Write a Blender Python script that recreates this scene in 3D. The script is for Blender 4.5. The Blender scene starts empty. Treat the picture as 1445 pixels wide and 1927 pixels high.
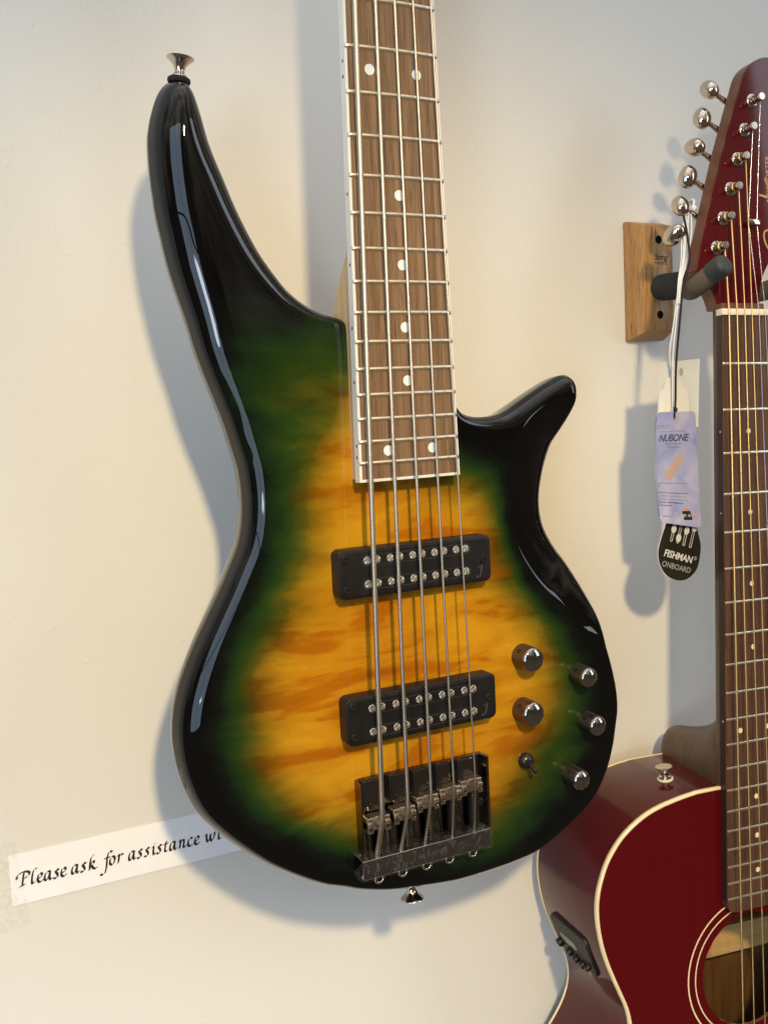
import bpy, bmesh, math, random
import numpy as np
from mathutils import Vector, Matrix
from mathutils.geometry import delaunay_2d_cdt

random.seed(4)
rng = np.random.default_rng(4)
S = bpy.context.scene
COL = S.collection
MM = 0.001
WALL_Y = 120.0          # all dimensions in millimetres: x right, y into the wall, z up the bass neck

# ---------------------------------------------------------------- camera
cam = bpy.data.cameras.new('camera')
cam.sensor_fit = 'HORIZONTAL'; cam.sensor_width = 36.0
cam.lens = 1840.6 / 1445.0 * 36.0
cam.clip_start = 0.01; cam.clip_end = 60.0
camo = bpy.data.objects.new('camera', cam); COL.objects.link(camo)
right = Vector((0.89725513, -0.43881911, -0.0486931))
down = Vector((-0.08911721, -0.07198488, -0.99341648))
fwd = Vector((0.43242497, 0.89568742, -0.10369513))
m = Matrix((right, -down, -fwd)).transposed().to_4x4()
m.translation = Vector((-277.489, -533.978, 247.342)) * MM
camo.matrix_world = m
S.camera = camo

# ---------------------------------------------------------------- world, lamps, exposure
world = bpy.data.worlds.new('World'); S.world = world; world.use_nodes = True
wn = world.node_tree; wb = wn.nodes['Background']       # the dim shop behind the camera: pale ceiling, dark floor and clutter
wtc = wn.nodes.new('ShaderNodeTexCoord'); wsp = wn.nodes.new('ShaderNodeSeparateXYZ'); wn.links.new(wtc.outputs['Generated'], wsp.inputs[0])
wno = wn.nodes.new('ShaderNodeTexNoise'); wno.inputs['Scale'].default_value = 2.6; wno.inputs['Detail'].default_value = 4; wno.inputs['Roughness'].default_value = 0.62
wn.links.new(wtc.outputs['Generated'], wno.inputs['Vector'])
wzz = wn.nodes.new('ShaderNodeMath'); wzz.operation = 'MULTIPLY'; wzz.inputs[1].default_value = 0.5; wn.links.new(wsp.outputs['Z'], wzz.inputs[0])
wad = wn.nodes.new('ShaderNodeMath'); wad.operation = 'MULTIPLY_ADD'; wad.inputs[1].default_value = 0.8
wn.links.new(wno.outputs['Fac'], wad.inputs[0]); wn.links.new(wzz.outputs[0], wad.inputs[2])
wrm = wn.nodes.new('ShaderNodeValToRGB'); wn.links.new(wad.outputs[0], wrm.inputs['Fac'])
for e_, (p_, c_) in zip([wrm.color_ramp.elements[0], wrm.color_ramp.elements[1]] + [wrm.color_ramp.elements.new(0.5) for _ in range(2)],
                        ((0.22, (0.055, 0.045, 0.036)), (0.86, (1.0, 0.87, 0.70)), (0.50, (0.030, 0.024, 0.019)), (0.66, (0.22, 0.19, 0.155)))):
    e_.position = p_; e_.color = (*c_, 1)
wn.links.new(wrm.outputs['Color'], wb.inputs['Color'])
wb.inputs['Strength'].default_value = 2.1

def aim(o, loc, target):
    o.location = Vector(loc) * MM
    o.rotation_euler = (Vector(target) - Vector(loc)).to_track_quat('-Z', 'Y').to_euler()

def spot(name, loc, target, watts, col, radius, size, blend):
    l = bpy.data.lights.new(name, 'SPOT'); l.energy = watts; l.color = col
    l.shadow_soft_size = radius * MM; l.spot_size = math.radians(size); l.spot_blend = blend
    o = bpy.data.objects.new(name, l); COL.objects.link(o); aim(o, loc, target); return o

def window(name, loc, target, w, h, watts, col):
    """a window of four panes: four area lamps with glazing bars between them"""
    q = (Vector(target) - Vector(loc)).to_track_quat('-Z', 'Y')
    ux, uy = q @ Vector((1, 0, 0)), q @ Vector((0, 1, 0))
    for i in (-1, 1):
        for j in (-1, 1):
            l = bpy.data.lights.new(name, 'AREA'); l.shape = 'RECTANGLE'
            l.size = (w / 2 - 25) * MM; l.size_y = (h / 2 - 25) * MM
            l.energy = watts / 4; l.color = col
            o = bpy.data.objects.new(name, l); COL.objects.link(o)
            o.location = (Vector(loc) + ux * (i * w / 4) + uy * (j * h / 4)) * MM
            o.rotation_euler = q.to_euler()

spot('ceiling_spot_lamp', (-215, -1150, 840), (110, 120, -160), 76.0, (1.0, 0.77, 0.41), 48, 57, 1.0)
spot('window_light_upper', (-1300, -1500, 250), (30, 120, 1200), 27.0, (0.82, 0.91, 1.0), 220, 50, 0.18)
spot('cool_fill_lower', (-1100, -1300, -100), (-20, 120, -830), 36.0, (0.90, 0.95, 1.0), 160, 50, 0.25)  # added cool fill that brightens the wall's lower part, not a known window
window('shop_window', (-1250, -1150, 420), (0, 60, 150), 1200, 1500, 14.0, (0.58, 0.78, 1.0))
window('rear_window', (2350, -2000, 950), (60, 60, 100), 900, 1800, 17.0, (0.74, 0.86, 1.0))

S.view_settings.view_transform = 'Standard'
S.view_settings.look = 'None'
S.view_settings.exposure = 0.0
S.view_settings.gamma = 1.0
S.view_settings.use_curve_mapping = False
S.cycles.max_bounces = 8
S.cycles.caustics_reflective = False
S.cycles.caustics_refractive = False

# ---------------------------------------------------------------- materials
MATS = {}
def nodes_of(name):
    mt = bpy.data.materials.new(name); mt.use_nodes = True
    nt = mt.node_tree; MATS[name] = mt
    return mt, nt, nt.nodes['Principled BSDF']

def N(nt, typ, **kw):
    n = nt.nodes.new(typ)
    for k, v in kw.items():
        if k in n.inputs: n.inputs[k].default_value = v
        else: setattr(n, k, v)
    return n

def coords(nt, scale=(1, 1, 1), kind='Object', rot=(0, 0, 0)):
    tc = N(nt, 'ShaderNodeTexCoord'); mp = N(nt, 'ShaderNodeMapping')
    mp.inputs['Scale'].default_value = scale; mp.inputs['Rotation'].default_value = rot
    nt.links.new(tc.outputs[kind], mp.inputs['Vector'])
    return mp.outputs['Vector']

def noise(nt, vec, scale=1.0, detail=3.0, rough=0.5, dist=0.0):
    n = N(nt, 'ShaderNodeTexNoise')
    n.inputs['Scale'].default_value = scale; n.inputs['Detail'].default_value = detail
    n.inputs['Roughness'].default_value = rough; n.inputs['Distortion'].default_value = dist
    nt.links.new(vec, n.inputs['Vector'])
    return n.outputs['Fac']

def ramp(nt, fac, stops, interp='LINEAR'):
    r = N(nt, 'ShaderNodeValToRGB'); cr = r.color_ramp; cr.interpolation = interp
    while len(cr.elements) < len(stops): cr.elements.new(0.5)
    for e, (p, c) in zip(cr.elements, stops):
        e.position = p; e.color = (*c, 1) if len(c) == 3 else c
    nt.links.new(fac, r.inputs['Fac'])
    return r.outputs['Color']

def mix(nt, fac, a, b, mode='MIX'):
    n = N(nt, 'ShaderNodeMix', data_type='RGBA', blend_type=mode)
    for sock, v in ((n.inputs[0], fac), (n.inputs[6], a), (n.inputs[7], b)):
        if isinstance(v, (int, float)): sock.default_value = v
        elif isinstance(v, tuple): sock.default_value = (*v, 1)
        else: nt.links.new(v, sock)
    return n.outputs[2]

def math_(nt, op, a, b=0.0, clamp=False):
    n = N(nt, 'ShaderNodeMath', operation=op, use_clamp=clamp)
    for sock, v in ((n.inputs[0], a), (n.inputs[1], b)):
        if isinstance(v, (int, float)): sock.default_value = v
        else: nt.links.new(v, sock)
    return n.outputs[0]

def bump(nt, bs, height, strength=0.1, dist=0.001, coat=False):
    b = N(nt, 'ShaderNodeBump'); b.inputs['Strength'].default_value = strength
    b.inputs['Distance'].default_value = dist
    nt.links.new(height, b.inputs['Height']); nt.links.new(b.outputs['Normal'], bs.inputs['Normal'])
    if coat: nt.links.new(b.outputs['Normal'], bs.inputs['Coat Normal'])

def plain(name, col, rough=0.5, metal=0.0, coat=0.0, spec=0.5, vary=0.0, vscale=60, bumps=0.0, bscale=400, rvary=0.0):
    mt, nt, bs = nodes_of(name)
    bs.inputs['Base Color'].default_value = (*col, 1); bs.inputs['Roughness'].default_value = rough
    bs.inputs['Metallic'].default_value = metal; bs.inputs['Coat Weight'].default_value = coat
    bs.inputs['Coat Roughness'].default_value = 0.03; bs.inputs['Specular IOR Level'].default_value = spec
    vec = coords(nt)
    if vary:
        f = noise(nt, vec, vscale, 4)
        dark = tuple(c * (1 - vary) for c in col); lite = tuple(min(1, c * (1 + vary)) for c in col)
        nt.links.new(ramp(nt, f, [(0.3, dark), (0.7, lite)]), bs.inputs['Base Color'])
    if rvary:
        f2 = noise(nt, vec, vscale * 2.3, 4)
        r2 = N(nt, 'ShaderNodeMapRange'); r2.inputs[1].default_value = 0.3; r2.inputs[2].default_value = 0.7
        r2.inputs[3].default_value = max(0, rough - rvary); r2.inputs[4].default_value = rough + rvary
        nt.links.new(f2, r2.inputs[0]); nt.links.new(r2.outputs[0], bs.inputs['Roughness'])
    if bumps: bump(nt, bs, noise(nt, vec, bscale, 3), bumps, 0.0005)
    return mt

def wood(name, dark, lite, scale, rough=0.5, coat=0.0, pores=0.0, bumps=0.1, spec=0.4):
    """grain running along z (or as given by scale, the frequency along each axis per metre)"""
    mt, nt, bs = nodes_of(name)
    v = coords(nt, scale)
    a = noise(nt, v, 1.0, 5, 0.6, 0.4)
    c = ramp(nt, a, [(0.28, dark), (0.72, lite)])
    v2 = coords(nt, tuple(s * 4.5 for s in scale))
    b = noise(nt, v2, 1.0, 3, 0.6)
    if pores:
        pr = ramp(nt, b, [(0.34, (0, 0, 0)), (0.46, (1, 1, 1))])
        c = mix(nt, pores, c, pr, 'MULTIPLY')
    nt.links.new(c, bs.inputs['Base Color'])
    bs.inputs['Roughness'].default_value = rough; bs.inputs['Coat Weight'].default_value = coat
    bs.inputs['Coat Roughness'].default_value = 0.05; bs.inputs['Specular IOR Level'].default_value = spec
    bump(nt, bs, b, bumps, 0.0004)
    return mt

# wall paint: satin emulsion with roller texture
mt, nt, bs = nodes_of('wall_paint')
v = coords(nt)
nt.links.new(ramp(nt, noise(nt, v, 2.2, 4), [(0.3, (0.72, 0.685, 0.62)), (0.7, (0.755, 0.72, 0.66))]), bs.inputs['Base Color'])
bs.inputs['Roughness'].default_value = 0.42; bs.inputs['Specular IOR Level'].default_value = 0.35
h = math_(nt, 'ADD', noise(nt, v, 420, 3, 0.55), math_(nt, 'MULTIPLY', noise(nt, v, 28, 3), 1.6))
h = math_(nt, 'ADD', h, math_(nt, 'MULTIPLY', ramp(nt, noise(nt, v, 95, 1), [(0.74, (0, 0, 0)), (0.78, (1, 1, 1))]), 0.6))
bump(nt, bs, h, 0.24, 0.0008)

# sunburst lacquer over quilted maple
mt, nt, bs = nodes_of('sunburst_lacquer')
at_ = N(nt, 'ShaderNodeAttribute', attribute_name='burst')
v = coords(nt)
cloud = noise(nt, coords(nt, (16, 16, 34)), 1.0, 5, 0.6, 0.6)
t = math_(nt, 'ADD', at_.outputs['Fac'], math_(nt, 'MULTIPLY', math_(nt, 'SUBTRACT', cloud, 0.5), 1.15))
t01 = math_(nt, 'DIVIDE', math_(nt, 'ADD', t, 1.0), 4.0, True)
P = lambda x: (x + 1) / 4
base = ramp(nt, t01, [(P(-0.25), (0.0016, 0.0016, 0.0016)), (P(0.0), (0.003, 0.006, 0.003)), (P(0.30), (0.008, 0.024, 0.005)),
                      (P(0.62), (0.022, 0.045, 0.005)), (P(0.98), (0.085, 0.075, 0.005)), (P(1.3), (0.24, 0.135, 0.006)), (P(1.8), (0.44, 0.215, 0.008)), (P(2.6), (0.54, 0.245, 0.009))])
fig = noise(nt, coords(nt, (9, 9, 36)), 1.0, 3, 0.5, 1.1)
fig2 = noise(nt, coords(nt, (26, 26, 95)), 1.0, 4, 0.55, 1.4)
figm = ramp(nt, math_(nt, 'ADD', math_(nt, 'MULTIPLY', fig, 0.80), math_(nt, 'MULTIPLY', fig2, 0.20)), [(0.38, (1.06, 1.08, 1.0)), (0.50, (0.92, 0.84, 0.66)), (0.57, (0.74, 0.50, 0.18)), (0.68, (0.60, 0.36, 0.11))], 'EASE')
inner = math_(nt, 'MULTIPLY', math_(nt, 'SUBTRACT', t, 0.2), 1.2, True)
c1 = mix(nt, inner, base, mix(nt, 1.0, base, figm, 'MULTIPLY'))
fine = noise(nt, coords(nt, (900, 900, 45)), 1.0, 3, 0.6)
c2 = mix(nt, 0.08, c1, ramp(nt, fine, [(0.3, (0.45, 0.45, 0.45)), (0.7, (1, 1, 1))]), 'MULTIPLY')
nt.links.new(c2, bs.inputs['Base Color'])
bs.inputs['Roughness'].default_value = 0.5; bs.inputs['Specular IOR Level'].default_value = 0.0
bs.inputs['Coat Weight'].default_value = 1.0; bs.inputs['Coat Roughness'].default_value = 0.02
b = N(nt, 'ShaderNodeBump'); b.inputs['Strength'].default_value = 0.03; b.inputs['Distance'].default_value = 0.0003
nt.links.new(noise(nt, v, 22, 1), b.inputs['Height']); nt.links.new(b.outputs['Normal'], bs.inputs['Coat Normal'])

# spun pole-piece steel: anisotropic about its own axis
mt, nt, bs = nodes_of('spun_steel')
bs.inputs['Base Color'].default_value = (0.85, 0.77, 0.65, 1); bs.inputs['Metallic'].default_value = 1
bs.inputs['Roughness'].default_value = 0.36; bs.inputs['Anisotropic'].default_value = 0.9
tg = N(nt, 'ShaderNodeTangent', direction_type='RADIAL', axis='Y'); nt.links.new(tg.outputs[0], bs.inputs['Tangent'])

# wound string: fine rings across its length
def wound(name, col, period):
    mt, nt, bs = nodes_of(name)
    bs.inputs['Base Color'].default_value = (*col, 1); bs.inputs['Metallic'].default_value = 1
    bs.inputs['Roughness'].default_value = 0.36
    w = N(nt, 'ShaderNodeTexWave', wave_type='BANDS', bands_direction='Z', wave_profile='SIN')
    w.inputs['Scale'].default_value = 2 * math.pi / 20 / period / MM
    nt.links.new(coords(nt), w.inputs['Vector'])
    bump(nt, bs, w.outputs['Fac'], 0.25, 0.0002)
    nt.links.new(ramp(nt, w.outputs['Fac'], [(0.1, tuple(c * 0.8 for c in col)), (0.6, col)]), bs.inputs['Base Color'])
wound('wound_nickel', (0.64, 0.54, 0.42), 1.0)
wound('wound_bronze', (0.86, 0.62, 0.27), 0.5)
plain('plain_steel', (0.80, 0.78, 0.75), 0.18, 1.0)
plain('fret_nickel', (0.86, 0.78, 0.63), 0.38, 1.0, vary=0.04, vscale=30)
plain('white_binding', (0.73, 0.72, 0.68), 0.35, coat=0.3, vary=0.02)
plain('cream_binding', (0.78, 0.62, 0.36), 0.30, coat=0.6, vary=0.06, vscale=90)
plain('white_dot', (0.78, 0.79, 0.78), 0.3, vary=0.04)
plain('cream_dot', (0.80, 0.68, 0.40), 0.35, vary=0.05)
plain('grey_dot', (0.42, 0.38, 0.32), 0.5, vary=0.05)
plain('black_dot', (0.01, 0.01, 0.01), 0.5, vary=0.1)
plain('black_plastic', (0.009, 0.008, 0.008), 0.40, spec=0.35, vary=0.25, vscale=40, bumps=0.03, bscale=1500, rvary=0.05)
plain('film_grey', (0.055, 0.055, 0.055), 0.35, vary=0.2)
plain('black_metal', (0.045, 0.040, 0.036), 0.25, 0.7, rvary=0.03, vscale=60)
plain('black_chrome', (0.20, 0.17, 0.14), 0.13, 1.0, rvary=0.03, vscale=150)
plain('saddle_metal', (0.50, 0.42, 0.33), 0.34, 1.0, rvary=0.03, vscale=60)
plain('knurled_black', (0.17, 0.135, 0.10), 0.36, 1.0, rvary=0.06, vscale=200)
plain('smoked_chrome', (0.38, 0.34, 0.30), 0.04, 1.0, rvary=0.02, vscale=120)
plain('nickel', (0.60, 0.52, 0.43), 0.12, 1.0, rvary=0.04, vscale=120)
plain('felt', (0.008, 0.008, 0.008), 0.95, vary=0.3, bumps=0.4, bscale=3000)
plain('bone', (0.80, 0.72, 0.54), 0.40, vary=0.05)
plain('paper', (0.90, 0.875, 0.87), 0.75, spec=0.2, vary=0.015, vscale=60, bumps=0.05, bscale=300)
plain('card_white', (0.74, 0.75, 0.74), 0.55, vary=0.02, bumps=0.05, bscale=200)
plain('card_cream', (0.80, 0.77, 0.71), 0.6, vary=0.03, bumps=0.05, bscale=200)
plain('ink', (0.022, 0.013, 0.012), 0.6, vary=0.2)
plain('ink_blue', (0.055, 0.075, 0.20), 0.5, vary=0.2)
plain('ink_grey', (0.20, 0.19, 0.30), 0.6, vary=0.2)
plain('ink_orange', (0.75, 0.24, 0.09), 0.5, vary=0.1)
plain('ink_white', (0.72, 0.70, 0.66), 0.5, vary=0.03)
plain('ink_light_grey', (0.42, 0.42, 0.41), 0.5, vary=0.03)
plain('tag_black', (0.018, 0.017, 0.012), 0.45, vary=0.2)
plain('gold_decal', (0.50, 0.32, 0.10), 0.38, 0.5, vary=0.1)
plain('burnt_ink', (0.03, 0.015, 0.008), 0.7, vary=0.3)
plain('foam_dark', (0.035, 0.037, 0.035), 0.9, spec=0.25, vary=0.15, bumps=0.3, bscale=1800)
plain('foam_brown', (0.135, 0.105, 0.078), 0.9, spec=0.2, vary=0.12, bumps=0.4, bscale=1800)
plain('rubber_cap', (0.030, 0.034, 0.034), 0.55, vary=0.15, bumps=0.1, bscale=900)
plain('cord_white', (0.84, 0.84, 0.85), 0.95, spec=0.1, vary=0.06, vscale=500, bumps=0.15, bscale=2000)
plain('cord_black', (0.02, 0.016, 0.025), 0.9, vary=0.3, vscale=900, bumps=0.6, bscale=2500)
plain('red_side_lacquer', (0.062, 0.004, 0.005), 0.5, coat=0.7, spec=0.05, vary=0.12, vscale=26, rvary=0.05)
plain('black_socket', (0.004, 0.004, 0.004), 0.9, spec=0.1, vary=0.1)
plain('preamp_plastic', (0.012, 0.0125, 0.010), 0.5, spec=0.3, vary=0.2, bumps=0.08, bscale=900)
plain('preamp_inlay', (0.24, 0.23, 0.16), 0.4, vary=0.1)
wood('red_lacquer', (0.072, 0.0010, 0.002), (0.084, 0.0013, 0.003), (300, 300, 5), 0.5, 0.6, 0.0, 0.02, 0.05)
wood('maple', (0.55, 0.36, 0.17), (0.70, 0.49, 0.26), (160, 160, 9), 0.45, 0.0, 0.0, 0.04)
wood('laurel', (0.12, 0.066, 0.033), (0.29, 0.175, 0.095), (330, 330, 9), 0.55, 0.0, 0.5, 0.2, 0.3)
wood('rosewood', (0.055, 0.024, 0.012), (0.120, 0.056, 0.030), (330, 330, 12), 0.5, 0.0, 0.5, 0.2, 0.3)
wood('rosewood_side', (0.020, 0.011, 0.010), (0.036, 0.020, 0.016), (330, 330, 12), 0.4, 0.1, 0.3, 0.1)
wood('mahogany_satin', (0.066, 0.034, 0.020), (0.105, 0.058, 0.035), (240, 240, 10), 0.42, 0.1, 0.35, 0.08)
wood('mahogany_red', (0.120, 0.036, 0.018), (0.185, 0.062, 0.030), (240, 240, 10), 0.42, 0.15, 0.35, 0.08)
wood('inside_back', (0.10, 0.045, 0.012), (0.17, 0.08, 0.024), (95, 95, 5), 0.7, 0.0, 0.3, 0.1)
wood('spruce', (0.55, 0.33, 0.12), (0.70, 0.45, 0.18), (12, 12, 160), 0.75, 0.0, 0.1, 0.1)
wood('hanger_oak', (0.30, 0.145, 0.042), (0.50, 0.275, 0.100), (190, 190, 12), 0.5, 0.15, 0.55, 0.15)

# clear film and tape
def film(name, col, alpha, rough, wisp=2.2):
    mt, nt, bs = nodes_of(name)
    bs.inputs['Base Color'].default_value = (*col, 1); bs.inputs['Roughness'].default_value = rough
    v = coords(nt)
    f = ramp(nt, noise(nt, v, 150, 4, 0.6, 1.5), [(0.52, (alpha * 0.35,) * 3), (0.60, (alpha,) * 3), (0.70, (min(1, alpha * wisp),) * 3)])
    nt.links.new(f, bs.inputs['Alpha'])
    bump(nt, bs, noise(nt, v, 160, 3), 0.35, 0.001)
film('clear_film', (0.70, 0.73, 0.77), 0.04, 0.10)
film('sticky_tape', (0.66, 0.62, 0.54), 0.05, 0.35, 1.1)

# blue clouded print on the front tag
mt, nt, bs = nodes_of('tag_blue')
v = coords(nt, (30, 30, 30))
nt.links.new(ramp(nt, noise(nt, v, 1.0, 4, 0.55, 0.6), [(0.32, (0.17, 0.20, 0.46)), (0.5, (0.36, 0.38, 0.62)), (0.68, (0.54, 0.51, 0.66))]), bs.inputs['Base Color'])
bs.inputs['Roughness'].default_value = 0.38
plain('tag_bone', (0.52, 0.37, 0.31), 0.45, vary=0.12, vscale=80)

# ---------------------------------------------------------------- mesh helpers
class Mesh:
    def __init__(self): self.v = []; self.f = []
    def add(self, vf):
        n = len(self.v); self.v += [tuple(p) for p in vf[0]]; self.f += [tuple(i + n for i in f) for f in vf[1]]
        return self

ROOT_OFF = {}
def off_of(o):
    while o is not None:
        if o.name in ROOT_OFF: return ROOT_OFF[o.name]
        o = o.parent
    return np.zeros(3)

def build(name, vf, mat, parent=None, angle=40, loc=None, attr=None):
    V, F = (vf.v, vf.f) if isinstance(vf, Mesh) else vf
    off = off_of(parent)
    V = np.asarray(V, float)
    if loc is None: V = V - off
    me = bpy.data.meshes.new(name)
    me.from_pydata((V * MM).tolist(), [], [tuple(int(i) for i in f) for f in F])
    me.polygons.foreach_set('use_smooth', [True] * len(me.polygons))
    if angle < 180: me.set_sharp_from_angle(angle=math.radians(angle))
    me.materials.append(MATS[mat])
    if attr is not None:
        a = me.attributes.new(attr[0], 'FLOAT', 'POINT'); a.data.foreach_set('value', np.asarray(attr[1], np.float32))
    me.update()
    o = bpy.data.objects.new(name, me); COL.objects.link(o)
    if parent is not None: o.parent = parent
    if loc is not None: o.location = Vector(np.asarray(loc, float) - off) * MM
    return o

def copy_at(src, loc, parent, scale=None, rot=None):
    o = src.copy(); COL.objects.link(o); o.parent = parent
    o.location = Vector(np.asarray(loc, float) - off_of(parent)) * MM
    if scale: o.scale = scale
    if rot is not None: o.rotation_euler = rot
    return o

def thing(name, label, cat, base, group=None):
    o = bpy.data.objects.new(name, None); COL.objects.link(o)
    o.empty_display_size = 0.02
    o.location = Vector(base) * MM
    ROOT_OFF[o.name] = np.array(base, float)
    return tag(o, label, cat, group)

def tag(o, label, cat, group=None):
    o['label'] = label; o['category'] = cat
    if group: o['group'] = group
    return o

def basis(axis):
    z = Vector(axis).normalized()
    x = Vector((1, 0, 0)) if abs(z.x) < 0.9 else Vector((0, 1, 0))
    x = (x - z * x.dot(z)).normalized(); y = z.cross(x)
    return np.array([x, y, z])

def lathe(profile, segs=32, origin=(0, 0, 0), axis=(0, 0, 1), flute=0.0, fl=(0, 0)):
    """profile: (radius, height along axis); closed at both ends where radius is 0"""
    B = basis(axis); V = []; F = []; rings = []
    for k, (r, h) in enumerate(profile):
        if r <= 1e-6:
            rings.append([len(V)]); V.append((0, 0, h))
        else:
            ids = []
            for i in range(segs):
                a = 2 * math.pi * i / segs
                rr = r + (flute * (-1) ** i if fl[0] <= k <= fl[1] else 0)
                ids.append(len(V)); V.append((rr * math.cos(a), rr * math.sin(a), h))
            rings.append(ids)
    for a, b in zip(rings, rings[1:]):
        if len(a) == 1 and len(b) > 1:
            F += [(a[0], b[(i + 1) % segs], b[i]) for i in range(segs)][::1]
        elif len(b) == 1 and len(a) > 1:
            F += [(a[i], a[(i + 1) % segs], b[0]) for i in range(segs)]
        elif len(a) > 1:
            F += [(a[i], a[(i + 1) % segs], b[(i + 1) % segs], b[i]) for i in range(segs)]
    V = np.array(V) @ B + np.array(origin, float)
    return V, F

def smooth_path(pts, step=2.0, closed=False):
    """Catmull-Rom through the points, resampled"""
    p = np.asarray(pts, float); n = len(p); out = []
    rngs = range(n) if closed else range(n - 1)
    for i in rngs:
        if closed: a, b, c, d = p[i - 1], p[i], p[(i + 1) % n], p[(i + 2) % n]
        else: a, b, c, d = p[max(i - 1, 0)], p[i], p[i + 1], p[min(i + 2, n - 1)]
        k = max(2, int(np.linalg.norm(c - b) / step))
        for j in range(k):
            t = j / k
            out.append(0.5 * (2 * b + (c - a) * t + (2 * a - 5 * b + 4 * c - d) * t * t + (3 * b - 3 * c + d - a) * t ** 3))
    if not closed: out.append(p[-1])
    return np.array(out)

def tube(path, r, segs=10, caps=True, closed=False):
    p = np.asarray(path, float); n = len(p)
    r = np.broadcast_to(np.asarray(r, float), (n,))
    V = []; F = []
    if closed: tan = np.roll(p, -1, 0) - np.roll(p, 1, 0)
    else: tan = np.gradient(p, axis=0)
    tan /= np.linalg.norm(tan, axis=1)[:, None] + 1e-12
    up = np.array([0.0, 0, 1]) if abs(tan[0][2]) < 0.9 else np.array([1.0, 0, 0])
    x = np.cross(up, tan[0]); x /= np.linalg.norm(x)
    for i in range(n):
        x = x - tan[i] * (x @ tan[i]); x /= np.linalg.norm(x); y = np.cross(tan[i], x)
        for j in range(segs):
            a = 2 * math.pi * j / segs
            V.append(p[i] + r[i] * (math.cos(a) * x + math.sin(a) * y))
    last = n if closed else n - 1
    for i in range(last):
        for j in range(segs):
            a, b = i * segs + j, i * segs + (j + 1) % segs
            c, d = ((i + 1) % n) * segs + (j + 1) % segs, ((i + 1) % n) * segs + j
            F.append((a, b, c, d))
    if caps and not closed:
        F.append(tuple(range(segs))[::-1]); F.append(tuple((n - 1) * segs + j for j in range(segs)))
    return V, F

def from_bm(bm):
    bm.verts.ensure_lookup_table(); bm.verts.index_update()
    V = [tuple(v.co) for v in bm.verts]; F = [tuple(v.index for v in f.verts) for f in bm.faces]
    bm.free(); return V, F

def rbox(x0, x1, y0, y1, z0, z1, r=0.5, segs=2):
    bm = bmesh.new(); bmesh.ops.create_cube(bm, size=1)
    for v in bm.verts:
        v.co = ((x0 + x1) / 2 + v.co.x * (x1 - x0), (y0 + y1) / 2 + v.co.y * (y1 - y0), (z0 + z1) / 2 + v.co.z * (z1 - z0))
    if r > 0: bmesh.ops.bevel(bm, geom=bm.edges[:], offset=r, segments=segs, profile=0.5, affect='EDGES')
    return from_bm(bm)

def prism(poly, y0, y1, bev=0.0, segs=2):
    """outline in x, z; front cap at y0 (towards the camera), back at y1"""
    bm = bmesh.new()
    a = [bm.verts.new((x, y0, z)) for x, z in poly]; b = [bm.verts.new((x, y1, z)) for x, z in poly]
    n = len(poly)
    fr = bm.faces.new(a); bk = bm.faces.new(b[::-1])
    for i in range(n): bm.faces.new((a[i], b[i], b[(i + 1) % n], a[(i + 1) % n]))
    bmesh.ops.recalc_face_normals(bm, faces=bm.faces[:])
    if bev > 0:
        bmesh.ops.bevel(bm, geom=list(fr.edges), offset=bev, segments=segs, profile=0.5, affect='EDGES')
    return from_bm(bm)

def round_rect(cx, cz, w, h, r, k=6):
    P = []
    for sx, sz, a0 in ((1, 1, 0), (-1, 1, 90), (-1, -1, 180), (1, -1, 270)):
        for i in range(k + 1):
            a = math.radians(a0 + 90 * i / k)
            P.append((cx + sx * (w / 2 - r) + r * math.cos(a), cz + sz * (h / 2 - r) + r * math.sin(a)))
    return P

def disc(r, y0, y1, segs=24, bev=0.2):
    """short cylinder about the y axis, front at y0 < y1, centred on the origin"""
    return lathe([(0, -y0), (r - bev, -y0), (r, -y0 - bev), (r, -y1), (0, -y1)], segs, (0, 0, 0), (0, -1, 0))

def spread(V, F, fn):
    return [fn(*p) for p in V], F

def text_vf(body, size, shear=0.0, bold=0.0, align='LEFT', spacing=1.0):
    c = bpy.data.curves.new('t', 'FONT'); c.body = body; c.size = size; c.shear = shear; c.offset = bold
    c.align_x = align; c.space_character = spacing; c.resolution_u = 3
    o = bpy.data.objects.new('t', c); COL.objects.link(o)
    dg = bpy.context.evaluated_depsgraph_get()
    me = o.evaluated_get(dg).to_mesh()
    V = [(v.co.x, v.co.y) for v in me.vertices]; F = [tuple(p.vertices) for p in me.polygons]
    o.evaluated_get(dg).to_mesh_clear()
    bpy.data.objects.remove(o); bpy.data.curves.remove(c)
    return V, F

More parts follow.
